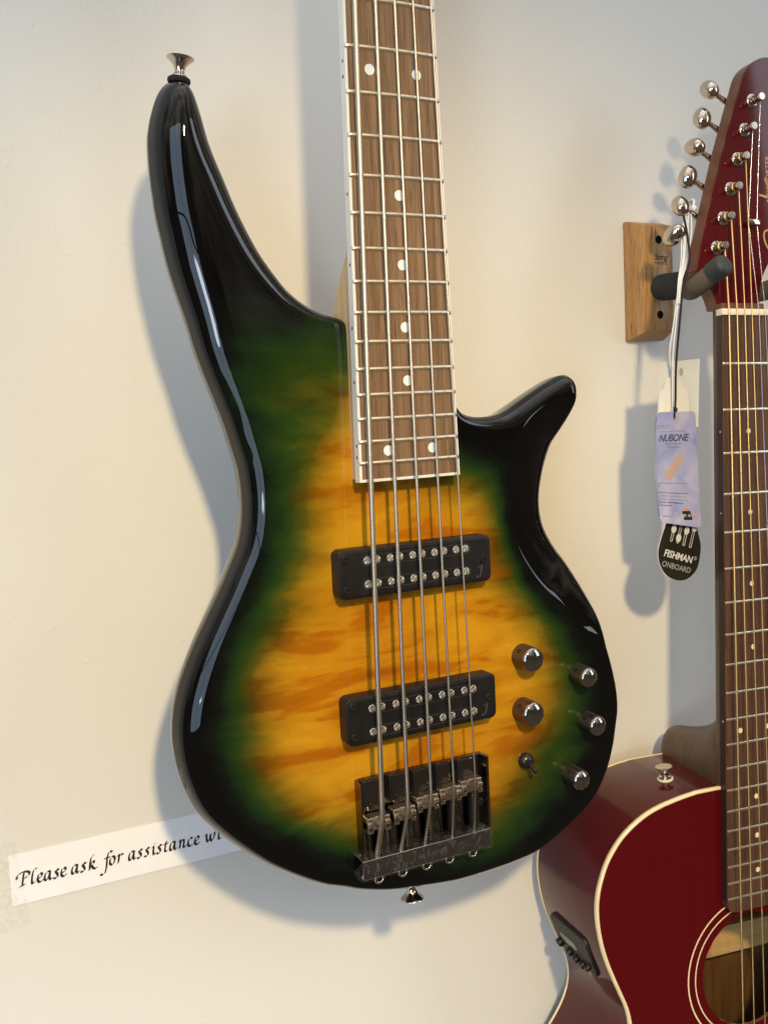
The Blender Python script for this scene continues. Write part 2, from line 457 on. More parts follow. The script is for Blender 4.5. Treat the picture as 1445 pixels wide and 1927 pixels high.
# broad-nib pen letters (x height 1)
PEN = {
 'P': [[(.78, 1.72), (.66, .95), (.5, .06)], [(.16, -.04), (.48, .05), (.82, .14)], [(.06, .92), (-.02, 1.15), (.22, 1.55), (.72, 1.83), (1.18, 1.75), (1.36, 1.38), (1.1, .98), (.72, .84)]],
 'l': [[(.80, 1.92), (.55, 1.84), (.33, 1.3), (.17, .45), (.2, .04), (.5, .2)]],
 'e': [[(.1, .46), (.42, .58), (.58, .84), (.40, 1.0), (.14, .76), (.05, .34), (.2, .02), (.42, .06), (.62, .26)]],
 'a': [[(.66, .94), (.42, 1.0), (.14, .72), (.03, .25), (.15, .02), (.38, .2), (.6, .72), (.7, .98)], [(.7, .98), (.58, .35), (.62, .02), (.84, .2)]],
 's': [[(.58, .86), (.42, 1.0), (.24, .86), (.3, .62), (.42, .40), (.36, .1), (.12, 0), (-.02, .12)]],
 'k': [[(.66, 1.9), (.44, 1.7), (.24, 1.0), (.08, 0)], [(.17, .48), (.4, .86), (.62, .96), (.64, .76), (.42, .55), (.22, .5)], [(.32, .5), (.52, .14), (.74, .04), (.92, .18)]],
 'f': [[(1.2, 1.72), (1.0, 1.92), (.8, 1.7), (.58, .9), (.42, -.1), (.22, -.7), (-.08, -.92), (-.3, -.78)], [(.26, .92), (.92, .98)]],
 'o': [[(.46, 1.0), (.16, .76), (.05, .3), (.2, .02), (.46, .16), (.64, .6), (.56, .92), (.40, 1.0)]],
 'r': [[(.08, .84), (.25, .97), (.2, .5), (.08, .02)], [(.15, .5), (.36, .86), (.58, 1.0), (.7, .88)]],
 'i': [[(.08, .84), (.25, .98), (.17, .4), (.2, .03), (.44, .18)], [(.42, 1.42), (.50, 1.54)]],
 't': [[(.38, 1.4), (.24, .8), (.13, .25), (.2, .03), (.44, .14)], [(0, .90), (.58, .98)]],
 'n': [[(.03, .84), (.2, .98), (.15, .5), (.05, .02)], [(.12, .5), (.36, .88), (.56, .97), (.62, .75), (.52, .25), (.57, .03), (.8, .18)]],
 'c': [[(.60, .86), (.44, 1.0), (.16, .76), (.05, .35), (.18, .02), (.44, .05), (.62, .2)]],
 'w': [[(-.02, .84), (.12, .98), (.1, .4), (.2, .03), (.45, .3), (.62, .92)], [(.62, .92), (.56, .35), (.7, .03), (.96, .35), (1.12, .86), (1.05, 1.0)]],
 'J': [[(.2, 1.35), (.5, 1.75), (1.2, 1.8)], [(.95, 1.8), (.75, .9), (.45, -.2), (.1, -.55), (-.25, -.35), (-.1, -.05)]],
}
def pen(word_positions, size, nib=0.21, ang=38, tall=1.0):
    """word_positions: (letter, x, z); returns flat strips in (x, z)"""
    V = []; F = []
    dx, dz = math.cos(math.radians(ang)) * nib / 2, math.sin(math.radians(ang)) * nib / 2
    for ch, x0, z0 in word_positions:
        for st in PEN[ch]:
            p = smooth_path([(a_, b_ if b_ < 1 else 1 + (b_ - 1) * tall) for a_, b_ in st], 0.07)
            b = len(V); thin = 0.06
            tg = np.gradient(p, axis=0); tg /= np.linalg.norm(tg, axis=1)[:, None] + 1e-9
            for (x, z), (tx, tz) in zip(p, tg):
                ox, oz = dx, dz
                cr = ox * tz - oz * tx                      # keep hairlines from vanishing
                nx, nz = tz, -tx
                if abs(cr) < thin:
                    ox += nx * (math.copysign(thin, cr) - cr); oz += nz * (math.copysign(thin, cr) - cr)
                V += [(x0 + size * (x + ox), z0 + size * (z + oz)), (x0 + size * (x - ox), z0 + size * (z - oz))]
            F += [(b + 2 * i, b + 2 * i + 1, b + 2 * i + 3, b + 2 * i + 2) for i in range(len(p) - 1)]
    return V, F

def dist_to(P, L, closed=True):
    """distance of points to a polyline, and index of the nearest vertex"""
    L = np.asarray(L, float); A = L; B = np.roll(L, -1, 0)
    if not closed: A, B = L[:-1], L[1:]
    best = np.full(len(P), 1e9); idx = np.zeros(len(P), int)
    for i in range(len(A)):
        d = B[i] - A[i]; t = np.clip(((P - A[i]) @ d) / (d @ d + 1e-12), 0, 1)
        q = np.hypot(*(P - A[i] - t[:, None] * d).T)
        k = q < best; best[k] = q[k]; idx[k] = np.where(t[k] > 0.5, (i + 1) % len(L), i)
    return best, idx

def inside(P, L):
    L = np.asarray(L, float); c = np.zeros(len(P), bool)
    for (x0, z0), (x1, z1) in zip(L, np.roll(L, -1, 0)):
        cond = (z0 > P[:, 1]) != (z1 > P[:, 1])
        xi = x0 + (P[:, 1] - z0) / (z1 - z0 + 1e-12) * (x1 - x0)
        c ^= cond & (P[:, 0] < xi)
    return c

# ---------------------------------------------------------------- the wall
wall = build('wall', rbox(-1600, 1800, WALL_Y, WALL_Y + 90, -1500, 1500, 0), 'wall_paint')
wall['kind'] = 'structure'

# ---------------------------------------------------------------- the bass guitar
BODY_OUTLINE=[(-122.0,438.5,15.0,17.0),(-126.1,437.3,15.6,17.6),(-126.8,437.7,16.2,18.2),(-131.6,432.6,16.8,18.8),(-134.8,426.0,17.4,19.4),(-138.0,416.1,18.0,20.0),(-139.9,406.6,18.0,20.0),(-140.3,397.2,18.0,20.0),(-140.2,386.0,18.0,20.0),(-139.6,376.6,18.0,20.0),(-138.5,363.4,18.0,20.0),(-136.4,351.1,18.0,20.0),(-133.7,334.9,18.0,20.0),(-129.8,319.4,17.4,19.8),(-125.1,301.9,16.8,19.6),(-122.0,287.6,16.2,19.4),(-117.8,273.5,15.6,19.2),(-112.7,258.5,15.0,19.0),(-107.6,243.1,14.6,18.8),(-103.7,227.5,14.2,18.6),(-101.0,217.0,13.8,18.4),(-99.9,203.7,13.4,18.2),(-99.9,194.3,13.0,18.0),(-101.1,183.5,13.0,17.8),(-104.0,171.6,13.0,17.6),(-109.6,160.0,13.0,17.4),(-117.6,144.6,13.0,17.2),(-125.4,130.7,13.0,17.0),(-133.2,116.8,13.4,17.2),(-141.1,100.4,13.8,17.4),(-146.9,85.1,14.2,17.6),(-150.2,70.7,14.6,17.8),(-151.1,57.2,15.0,18.0),(-149.9,43.2,14.2,17.2),(-147.3,31.0,13.4,16.4),(-143.2,19.2,12.6,15.6),(-138.0,9.0,11.8,14.8),(-128.5,-2.7,11.0,14.0),(-116.4,-15.0,9.7,12.7),(-100.8,-28.3,8.3,11.3),(-82.7,-40.1,7.0,10.0),(-63.9,-50.2,6.5,9.0),(-54.5,-53.1,6.0,8.0),(-42.5,-58.2,5.5,7.0),(-21.6,-63.9,5.0,6.0),(-7.9,-65.9,5.0,5.8),(13.2,-68.6,5.0,5.5),(31.4,-70.2,5.0,5.2),(50.0,-69.9,5.0,5.0),(73.6,-68.7,5.0,5.0),(96.9,-65.2,5.0,5.0),(114.9,-57.1,5.0,5.0),(133.2,-47.5,5.0,5.0),(147.4,-35.2,5.0,5.0),(157.2,-19.3,5.0,5.0),(163.2,-2.6,5.0,5.0),(166.7,14.7,5.0,5.0),(168.4,23.1,5.0,5.0),(168.2,33.9,5.0,5.0),(166.8,44.1,5.0,5.0),(163.7,57.5,5.0,5.0),(160.2,70.2,5.0,5.0),(158.4,82.4,5.0,5.0),(155.4,94.9,5.0,5.0),(148.7,109.5,5.0,5.0),(140.8,124.2,5.0,5.0),(131.9,137.9,5.0,5.0),(123.3,150.5,5.0,5.0),(117.4,161.7,5.0,5.0),(115.1,172.4,5.0,5.0),(115.1,182.9,5.0,5.0),(117.5,195.2,5.0,5.0),(120.9,206.4,5.0,5.0),(126.0,217.6,5.0,5.0),(132.4,229.6,5.0,5.0),(137.8,240.7,5.0,5.0),(140.4,248.8,5.5,7.0),(141.5,253.9,6.0,9.0),(141.5,258.0,7.8,9.8),(140.3,261.8,9.5,10.5),(137.8,264.9,11.2,11.2),(129.8,265.8,13.0,12.0),(128.9,264.8,13.3,12.0),(120.1,261.0,13.7,12.0),(107.4,254.7,14.0,12.0),(94.8,248.0,12.3,11.0),(83.7,242.4,10.7,10.0),(72.7,239.8,9.0,9.0),(57.9,239.8,7.3,7.7),(48.8,242.1,5.7,6.3),(46.0,243.2,4.0,5.0),(43.8,247.3,3.0,3.5),(4.6,273.9,2.0,2.0),(-25.9,290.8,2.0,2.0),(-29.2,297.1,2.3,2.7),(-30.4,300.7,2.7,3.3),(-33.1,303.1,3.0,4.0),(-39.9,304.8,4.5,5.5),(-47.5,307.3,6.0,7.0),(-56.0,312.3,7.7,8.7),(-65.2,320.2,9.3,10.3),(-73.0,330.9,11.0,12.0),(-80.6,342.4,11.4,12.4),(-87.9,356.6,11.8,12.8),(-94.1,370.6,12.2,13.2),(-99.2,384.5,12.6,13.6),(-103.4,395.4,13.0,14.0),(-106.7,405.4,13.3,14.4),(-108.9,416.3,13.6,14.9),(-111.2,425.3,13.9,15.3),(-113.1,432.4,14.1,15.7),(-115.7,436.3,14.4,16.1),(-118.9,438.4,14.7,16.6)]
CREASE=[(130.6,259.0),(124.3,255.2),(114.5,249.5),(103.0,242.0),(97.4,236.8),(93.0,229.6),(87.8,220.0),(82.7,210.4),(79.4,200.7),(77.2,191.0),(77.0,181.0),(78.1,171.0),(81.2,160.6),(86.1,149.0),(91.7,139.3),(98.6,129.3),(108.0,118.9),(117.7,110.3),(126.1,99.8),(134.7,89.0),(142.2,80.5),(149.7,70.7),(154.7,62.2)]
BURST_INNER=[(-28.7,264.7),(-46.8,243.0),(-57.4,227.6),(-62.7,208.8),(-65.6,189.8),(-68.7,167.6),(-73.2,148.7),(-84.8,127.5),(-96.0,109.7),(-103.1,91.4),(-107.0,72.6),(-107.0,53.0),(-102.4,35.7),(-91.8,16.7),(-75.5,-0.5),(-51.2,-14.9),(-10.5,-28.2),(37.2,-34.3),(60.6,-28.6),(74.1,-12.8),(90.0,2.7),(104.0,18.9),(114.6,39.8),(113.6,60.8),(106.4,82.5),(94.2,106.5),(80.9,128.3),(72.5,149.1),(67.1,169.2),(59.7,187.5),(46.0,199.0),(17.3,213.0)]
BURST_OUTER=[(-36.2,305.6),(-63.5,306.2),(-86.1,312.3),(-103.5,309.3),(-107.7,285.3),(-103.8,258.0),(-96.7,230.0),(-92.0,211.0),(-91.0,185.8),(-94.4,164.0),(-103.1,142.7),(-113.9,122.0),(-121.1,100.8),(-126.3,76.2),(-127.4,50.6),(-122.0,30.0),(-107.3,7.6),(-84.0,-13.5),(-54.7,-31.1),(-4.0,-53.4),(61.4,-59.0),(92.5,-48.2),(116.6,-29.8),(133.2,-6.1),(143.0,23.1),(141.5,46.6),(135.3,68.7),(122.3,89.6),(103.1,112.7),(90.8,130.7),(82.3,151.6),(77.7,173.5),(75.7,196.7),(68.9,211.3),(45.1,221.5),(4.4,257.1)]
STR_TOP=[(-24.6,481.2),(-11.4,483.0),(1.2,484.6),(13.4,486.2),(25.4,487.8)]
STR_SADDLE=[(-34.1,-4.4),(-16.0,-2.5),(0.8,1.4),(17.5,3.2),(33.6,5.1)]
STR_TAIL=[(-35.4,-29.5),(-18.7,-30.2),(-1.3,-30.2),(18.7,-31.9),(35.6,-32.0)]
AC_FRONT=[(-27.2,-359.7),(-39.9,-359.1),(-54.0,-359.9),(-69.5,-362.2),(-84.9,-365.6),(-97.1,-370.1),(-107.7,-376.1),(-116.8,-382.9),(-124.4,-391.2),(-130.6,-400.3),(-135.3,-411.0),(-138.6,-421.9),(-140.0,-433.2),(-139.5,-446.2),(-137.1,-460.9),(-133.2,-474.7),(-127.8,-488.9),(-122.3,-501.9),(-117.5,-513.6),(-114.9,-525.3)]
AC_M=[[0.994281, -0.104503, -0.021995], [0.103507, 0.993724, -0.042405], [0.026288, 0.039886, 0.998858]]
AC_O=[296.14, 15.25, 305.33]
YT, YB = 13.0, 52.0        # top and back planes of the body
bass = thing('bass_guitar', 'five-string electric bass with green and amber sunburst body', 'bass guitar', (0, 33, -85))

def make_body():
    src = np.array(BODY_OUTLINE)
    p = smooth_path(src, 1.0, True)
    # even 1 mm spacing, then a little smoothing
    seg = np.linalg.norm(np.roll(p[:, :2], -1, 0) - p[:, :2], axis=1); s = np.r_[0, np.cumsum(seg)]
    n = int(s[-1]); q = np.array([np.interp(np.linspace(0, s[-1], n, endpoint=False), s, np.r_[p[:, k], p[:1, k]]) for k in range(4)]).T
    ker = np.exp(-0.5 * (np.arange(-12, 13) / 3.5) ** 2); ker /= ker.sum()
    kw = np.exp(-0.5 * (np.arange(-30, 31) / 12.0) ** 2); kw /= kw.sum()
    for k in range(4):
        K = ker if k < 2 else kw; h = len(K) // 2
        q[:, k] = np.convolve(np.r_[q[-h:, k], q[:, k], q[:h, k]], K, 'valid')
    step = 2
    o = q[::step]; n = len(o); OL = o[:, :2]
    tan = np.roll(OL, -1, 0) - np.roll(OL, 1, 0); tan /= np.linalg.norm(tan, axis=1)[:, None]
    area = 0.5 * np.sum(OL[:, 0] * np.roll(OL[:, 1], -1) - np.roll(OL[:, 0], -1) * OL[:, 1])
    inw = np.c_[-tan[:, 1], tan[:, 0]] * (1 if area > 0 else -1)
    pts = [OL]
    for phi in (9, 18, 27, 36, 45, 55, 66, 78, 90):
        c = OL + inw * (o[:, 2] * (1 - math.cos(math.radians(phi))))[:, None]
        d, _ = dist_to(c, OL)
        ok = d > 0.985 * o[:, 2] * (1 - math.cos(math.radians(phi)))
        ok &= inside(c, OL)
        pts.append(c[ok])
    CR = smooth_path(CREASE, 2.0)
    crn = np.gradient(CR, axis=0); crn /= np.linalg.norm(crn, axis=1)[:, None]; crn = np.c_[-crn[:, 1], crn[:, 0]]
    extra = np.concatenate([CR + crn * k for k in (-1.6, -0.8, 0, 0.8, 1.6)])
    gx, gz = np.meshgrid(np.arange(-150, 170, 2.6), np.arange(-72, 442, 2.6)); g = np.c_[gx.ravel(), gz.ravel()]
    g = g + rng.uniform(-0.4, 0.4, g.shape)
    cand = np.concatenate([extra, g]); d, _ = dist_to(cand, OL[::2]); cand = cand[inside(cand, OL) & (d > 2.0)]
    # thin out points that sit too near each other
    allp = list(np.concatenate(pts)); cell = {}
    def key(a): return (int(a[0] // 1.1), int(a[1] // 1.1))
    for a in allp: cell.setdefault(key(a), []).append(a)
    for a in cand:
        kx, kz = key(a); near = False
        for i in (-1, 0, 1):
            for j in (-1, 0, 1):
                for b in cell.get((kx + i, kz + j), ()):
                    if (a[0] - b[0]) ** 2 + (a[1] - b[1]) ** 2 < 0.8: near = True
        if not near: allp.append(a); cell.setdefault((kx, kz), []).append(a)
    edges = [(i, (i + 1) % n) for i in range(n)]
    V2, E2, F2, ov, oe, of = delaunay_2d_cdt([Vector(a) for a in allp], edges, [tuple(range(n))] if area > 0 else [tuple(range(n))[::-1]], 1, 1e-4)
    P = np.array([tuple(v) for v in V2])
    F = [tuple(f) for f in F2]
    # height field on a fine raster, lightly blurred, then sampled for heights and normals
    GS = 0.8; gx0, gz0 = OL.min(0) - 8; nx = int((OL[:, 0].max() + 8 - gx0) / GS); nz = int((OL[:, 1].max() + 8 - gz0) / GS)
    RX, RZ = np.meshgrid(gx0 + GS * np.arange(nx), gz0 + GS * np.arange(nz)); R = np.c_[RX.ravel(), RZ.ravel()]
    d = np.full(len(R), 1e9); idx = np.zeros(len(R), int)
    for z0 in np.arange(gz0, gz0 + nz * GS, 24):            # banded: only segments that can be near
        sel = np.where((R[:, 1] >= z0) & (R[:, 1] < z0 + 24))[0]
        near = np.where((OL[:, 1] > z0 - 45) & (OL[:, 1] < z0 + 69))[0]
        Q = R[sel]; bd = np.full(len(sel), 1e9); bi = np.zeros(len(sel), int)
        for i in near:
            A = OL[i]; dv = OL[(i + 1) % n] - A
            t_ = np.clip(((Q - A) @ dv) / (dv @ dv), 0, 1); q_ = np.hypot(*(Q - A - t_[:, None] * dv).T)
            k_ = q_ < bd; bd[k_] = q_[k_]; bi[k_] = i
        d[sel] = bd; idx[sel] = bi
    d = np.where(inside(R, OL), d, 0)
    rw, rd = o[idx, 2], o[idx, 3]
    u = np.clip(1 - d / rw, 0, 1)
    drop = rd * (1 - np.sqrt(np.clip(1 - u * u, 0, 1)))
    horn = np.clip((R[:, 1] - 285) / 60, 0, 1)
    drop = drop + horn * 2.5 * np.clip(1 - d / 20, 0, 1) ** 2
    arm = np.clip(1 - d / 46, 0, 1) ** 2 * np.clip((-70 - R[:, 0]) / 45, 0, 1) * np.clip((150 - R[:, 1]) / 60, 0, 1)
    drop = drop + 3.2 * arm
    def blur(a_, sig):
        h_ = int(3 * sig / GS) + 1; kk = np.exp(-0.5 * (np.arange(-h_, h_ + 1) * GS / sig) ** 2); kk /= kk.sum()
        a_ = np.pad(a_, h_, 'edge')
        a_ = np.apply_along_axis(lambda r_: np.convolve(r_, kk, 'valid'), 1, a_)
        return np.apply_along_axis(lambda r_: np.convolve(r_, kk, 'valid'), 0, a_)
    D0 = drop.reshape(nz, nx); soft, crisp = blur(D0, 3.0), blur(D0, 0.9)
    wgt = np.clip((d.reshape(nz, nx) - 2) / 8, 0, 1)
    Hf = crisp * (1 - wgt) + soft * wgt
    # the scooped facet along the lower cutaway, with a crease at its inner edge
    a0 = np.argmin(((OL - CREASE[0]) ** 2).sum(1)); a1 = np.argmin(((OL - CREASE[-1]) ** 2).sum(1))
    arc = OL[min(a0, a1):max(a0, a1) + 1]
    if np.linalg.norm(arc[0] - CREASE[0]) < np.linalg.norm(arc[-1] - CREASE[0]): poly = np.r_[CR, arc[::-1]]
    else: poly = np.r_[CR, arc]
    box = np.where((R[:, 0] > 60) & (R[:, 1] > 50) & (R[:, 1] < 275))[0]
    Q = R[box]
    ins = inside(Q, poly) | ((d[box] <= 0) & (dist_to(Q, arc, False)[0] < 8))
    dc, ic = dist_to(Q, CR, False); de, _ = dist_to(Q, arc, False); de = np.where(d[box] > 0, de, 0)
    w = dc + de + 1e-6; tt = np.where(ins, dc / w, 0)
    f_ = ic / (len(CR) - 1)
    depth = np.minimum(14.0, 0.66 * w) * np.clip(np.minimum(f_ / 0.10, (1 - f_) / 0.3), 0, 1) ** 0.8
    SC = np.zeros(len(R)); SC[box] = depth * (0.72 * tt + 0.28 * tt * tt)
    Hf = Hf + blur(SC.reshape(nz, nx), 1.7)
    Gz, Gx = np.gradient(Hf, GS)
    def sample(a_, p_):
        fx = np.clip((p_[:, 0] - gx0) / GS, 0, nx - 1.001); fz = np.clip((p_[:, 1] - gz0) / GS, 0, nz - 1.001)
        i0, j0 = fx.astype(int), fz.astype(int); fx -= i0; fz -= j0
        return (a_[j0, i0] * (1 - fx) + a_[j0, i0 + 1] * fx) * (1 - fz) + (a_[j0 + 1, i0] * (1 - fx) + a_[j0 + 1, i0 + 1] * fx) * fz
    y = YT + sample(Hf, P)
    nor = np.c_[sample(Gx, P), np.full(len(P), -1.0), sample(Gz, P)]
    nor /= np.linalg.norm(nor, axis=1)[:, None]
    # burst value: 0 at the black line, 1 where the amber begins
    BI, BO = smooth_path(BURST_INNER, 4, True), smooth_path(BURST_OUTER, 4, True)
    di, _ = dist_to(P, BI); do, _ = dist_to(P, BO); ii = inside(P, BI); io = inside(P, BO)
    burst = np.where(ii, 1 + di / 26, np.where(io, do / (do + di + 1e-6), -do / 30))
    Vv = [(P[i, 0], y[i], P[i, 1]) for i in range(len(P))]; F = [f[::-1] for f in F]
    # orient the front towards -y
    a, b, c = [np.array(Vv[k]) for k in F[len(F) // 2]]
    if np.cross(b - a, c - a)[1] > 0: F = [f[::-1] for f in F]
    # the rim: outline vertices come first in V2
    rim = [0] * n
    for new, olds in enumerate(ov):
        for oo in olds:
            if oo < n: rim[oo] = new
    burst = list(burst); prev = rim; nor = list(nor)
    for i in range(n):
        v_ = nor[rim[i]] * 0.35 + np.array([-inw[i][0], 0, -inw[i][1]]); nor[rim[i]] = v_ / np.linalg.norm(v_)
    yr = np.array([y[k] for k in rim])
    # bullnose back: from the rim round to the back plane
    for k in range(1, 13):
        a = math.radians(90 * k / 12); yy = yr + (YB - yr) * math.sin(a); ins_ = np.minimum(o[:, 2] * 0.85, 10) * (1 - math.cos(a))
        ring = []
        for i in range(n):
            w2 = OL[i] + inw[i] * ins_[i]; ring.append(len(Vv)); Vv.append((w2[0], yy[i], w2[1])); burst.append(-1.0)
            ea, eb = max(2.0, min(o[i, 2] * 0.85, 10)), max(2.0, YB - yr[i])
            v_ = np.array([-inw[i][0] * math.cos(a) / ea, math.sin(a) / eb, -inw[i][1] * math.cos(a) / ea]); nor.append(v_ / np.linalg.norm(v_))
        for i in range(n):
            j = (i + 1) % n
            q4 = (prev[i], prev[j], ring[j], ring[i])
            F.append(q4[::-1] if area > 0 else q4)
        prev = ring
    F.append(tuple(prev[::-1]) if area > 0 else tuple(prev))
    ob = build('body', (Vv, F), 'sunburst_lacquer', bass, 180, attr=('burst', burst))
    ob.data.normals_split_custom_set_from_vertices([tuple(v_) for v_ in nor])
    return ob, OL

body, OL = make_body()

# neck, fingerboard, binding
def hw(z): return 23.8 + (863.6 - z) / 647.7 * 10.8
ZE, ZTOP = 204.5, 660.0
CROWN = 1.3
def fy(x, z): return -CROWN * (1 - (x / hw(z)) ** 2)

def make_neck():
    V = []; F = []; zs = list(np.arange(206, 300, 12.0)) + list(np.arange(300, 350, 5.0)) + [360, 420, 500, 600, 660]; K = 18
    for z in zs:
        k = min(1, max(0, (348 - z) / 42)); k = k * k * (3 - 2 * k)
        n = 2.0 + 7 * k; depth = 15 + 17 * k; w = hw(z) - 0.7
        for i in range(K + 1):
            a = math.pi * i / K
            cx, sy = math.cos(a), math.sin(a)
            V.append((w * math.copysign(abs(cx) ** (2 / n), cx), 6.4 + depth * abs(sy) ** (2 / n), z))
    for i in range(len(zs) - 1):
        for j in range(K):
            a = i * (K + 1) + j; F.append((a, a + 1, a + K + 2, a + K + 1))
        F.append((i * (K + 1) + K, i * (K + 1), (i + 1) * (K + 1), (i + 1) * (K + 1) + K))
    F.append(tuple(range(K + 1))[::-1]); F.append(tuple(len(V) - K - 1 + i for i in range(K + 1)))
    build('neck', (V, F), 'maple', bass, 50)
make_neck()

def strip(x_of, zs, y1, K=10):
    """solid crowned board: x_of(z) -> (left, right)"""
    V = []; F = []
    for z in zs:
        l, r = x_of(z)
        for i in range(K + 1):
            x = l + (r - l) * i / K; V.append((x, fy(x, z), z))
        V += [(r, y1, z), (l, y1, z)]
    M_ = K + 3
    for i in range(len(zs) - 1):
        for j in range(M_):
            a, b = i * M_ + j, i * M_ + (j + 1) % M_
            F.append((a, a + M_, b + M_, b))
    F.append(tuple(range(M_))); F.append(tuple((len(zs) - 1) * M_ + j for j in range(M_))[::-1])
    return V, F
BW = 1.7
fingerboard = build('fingerboard', strip(lambda z: (-hw(z) + BW, hw(z) - BW), [ZE + BW, 330, 480, ZTOP], 6.3), 'laurel', bass, 30)
bind = Mesh()
bind.add(strip(lambda z: (-hw(z), -hw(z) + BW), [ZE, ZE + BW, 330, 480, ZTOP], 6.4, 2))
bind.add(strip(lambda z: (hw(z) - BW, hw(z)), [ZE, ZE + BW, 330, 480, ZTOP], 6.4, 2))
bind.add(strip(lambda z: (-hw(z) + BW, hw(z) - BW), [ZE, ZE + BW], 6.4, 10))
binding = build('binding', bind, 'white_binding', bass, 30)

def make_fret():
    V = []; F = []; K = 12; prof = [(1.35, 0.25), (1.25, -0.35), (0.75, -0.9), (0, -1.1), (-0.75, -0.9), (-1.25, -0.35), (-1.35, 0.25)]
    W = hw(216)
    xs = [-W + 0.1, -W + 0.9] + list(np.linspace(-W + 3, W - 3, 9)) + [W - 0.9, W - 0.1]
    for i, x in enumerate(xs):
        e = 0.25 if i in (0, len(xs) - 1) else 1.0
        for dz, dy in prof: V.append((x, fy(x, 216) + (dy * e if dy < 0 else dy), dz * (0.9 if e < 1 else 1)))
    n = len(prof)
    for i in range(len(xs) - 1):
        for j in range(n - 1): F.append((i * n + j, i * n + j + 1, (i + 1) * n + j + 1, (i + 1) * n + j))
    F.append(tuple(range(n))[::-1]); F.append(tuple((len(xs) - 1) * n + j for j in range(n)))
    return V, F
first = None
for k in range(9, 25):
    z = 863.6 / 2 ** (k / 12)
    if first is None:
        first = build('fret', make_fret(), 'fret_nickel', fingerboard, 50, loc=(0, 0, z))
        first.scale = (hw(z) / hw(216), 1, 1)
    else: copy_at(first, (0, 0, z), fingerboard, (hw(z) / hw(216), 1, 1))
first = None
for x, z in ((-15.5, 445.2), (15.5, 445.2), (0, 374.3), (0, 333.5), (0, 296.5), (0, 264.5), (-15.3, 222.8), (15.3, 222.8)):
    l = (x, fy(x, z) - 0.08, z); tilt = (0, 0, math.atan(2 * CROWN * x / hw(z) ** 2))
    if first is None: first = build('inlay_dot', disc(3.15, 0, 0.6, 24, 0.05), 'white_dot', fingerboard, 40, loc=l); first.rotation_euler = tilt
    else: copy_at(first, l, fingerboard, rot=tilt)
first = None
for z in (440.8, 449.6, 374.3, 333.5, 296.5, 264.5, 219.5, 226.5):
    l = (-hw(z) - 0.03, 3.0, z)
    if first is None: first = build('side_dot', lathe([(0, 0), (1.0, 0), (1.0, -0.5), (0, -0.5)], 12, (0, 0, 0), (-1, 0, 0)), 'black_dot', binding, 40, loc=l)
    else: copy_at(first, l, binding)

# pickups
def make_pickup(cz, x0, step, sep, zr):
    p = build('pickup', prism(round_rect(2.7, cz, 107.4, 30.2, 4.2, 5), 1.6, 15, 1.3, 3), 'black_plastic', bass, 20)
    build('face_plate', prism(round_rect(2.7, cz, 103.6, 26.6, 3.2, 5), 1.25, 2.6, 0.25, 1), 'black_plastic', p, 20)
    first = None
    for row in (0, 1):
        for i in range(5):
            for s in (-1, 1):
                l = (x0 + i * step + s * sep, 1.2, zr[row])
                if first is None: first = build('pole_piece', disc(2.45, -0.35, 0.8, 24, 0.25), 'spun_steel', p, 30, loc=l)
                else: copy_at(first, l, p, rot=(0, random.uniform(0, 3), 0))
    first = None
    for x, z in ((-46.5, cz + 9.9), (-46.4, cz - 9.2), (50.4, cz - 0.4)):
        if first is None:
            first = build('mounting_screw', Mesh().add(lathe([(1.25, 0.25), (1.25, 1.05), (2.2, 1.0), (2.55, 0.6), (2.6, 0)], 20, (0, 0, 0), (0, -1, 0))).add(lathe([(0, 0.3), (1.26, 0.3)], 20, (0, 0, 0), (0, -1, 0))), 'black_metal', p, 40, loc=(x, 1.3, z))
        else: copy_at(first, (x, 1.3, z), p)
    V, F = pen([('J', 46.0, cz - 10.2)], 3.3, 0.34, 20)
    build('emblem', ([(x, 1.17, z) for x, z in V], F), 'film_grey', p, 180)
    # traces of the clear protective film across the poles
    for zz in zr:
        a = round_rect(2.7, zz, 76, 6.6, 3.2, 6); b = round_rect(2.7, zz, 75.5, 6.1, 3.0, 6); k = len(a)
        build('film_edge', ([(x, 1.19, z) for x, z in a] + [(x, 1.19, z) for x, z in b], [(i, (i + 1) % k, k + (i + 1) % k, k + i) for i in range(k)]), 'film_grey', p, 180)
    return p
make_pickup(149.0, -28.6, 15.62, 3.4, (156.7, 142.0))
make_pickup(57.4, -30.4, 16.5, 3.4, (64.4, 49.5))

# strings
GA = [1.65, 1.25, 1.0, 0.78, 0.55]
for i in range(5):
    (x0, z0), (x1, z1), (x2, z2) = STR_TOP[i], STR_SADDLE[i], STR_TAIL[i]
    r = GA[i]
    top = (x1 + (x0 - x1) * (ZTOP - z1) / (z0 - z1), -3.4 - r * 0.5, ZTOP)
    sad = (x1, -5.6 - r * 0.3, z1); tail = (x2, 1.5, z2)
    path = [np.array(top) + (np.array(sad) - np.array(top)) * t for t in np.linspace(0, 0.985, 12)]
    path += [np.array(sad), np.array(sad) + (np.array(tail) - np.array(sad)) * 0.06] + [np.array(sad) + (np.array(tail) - np.array(sad)) * t for t in (0.3, 0.6, 0.84)]
    rr = [r] * len(path)
    path += [np.array(sad) + (np.array(tail) - np.array(sad)) * t for t in (0.86, 1.15)]; rr += [r * 1.12, r * 1.12]
    st = build('string', tube(path, rr, 12), 'wound_nickel', bass, 60)

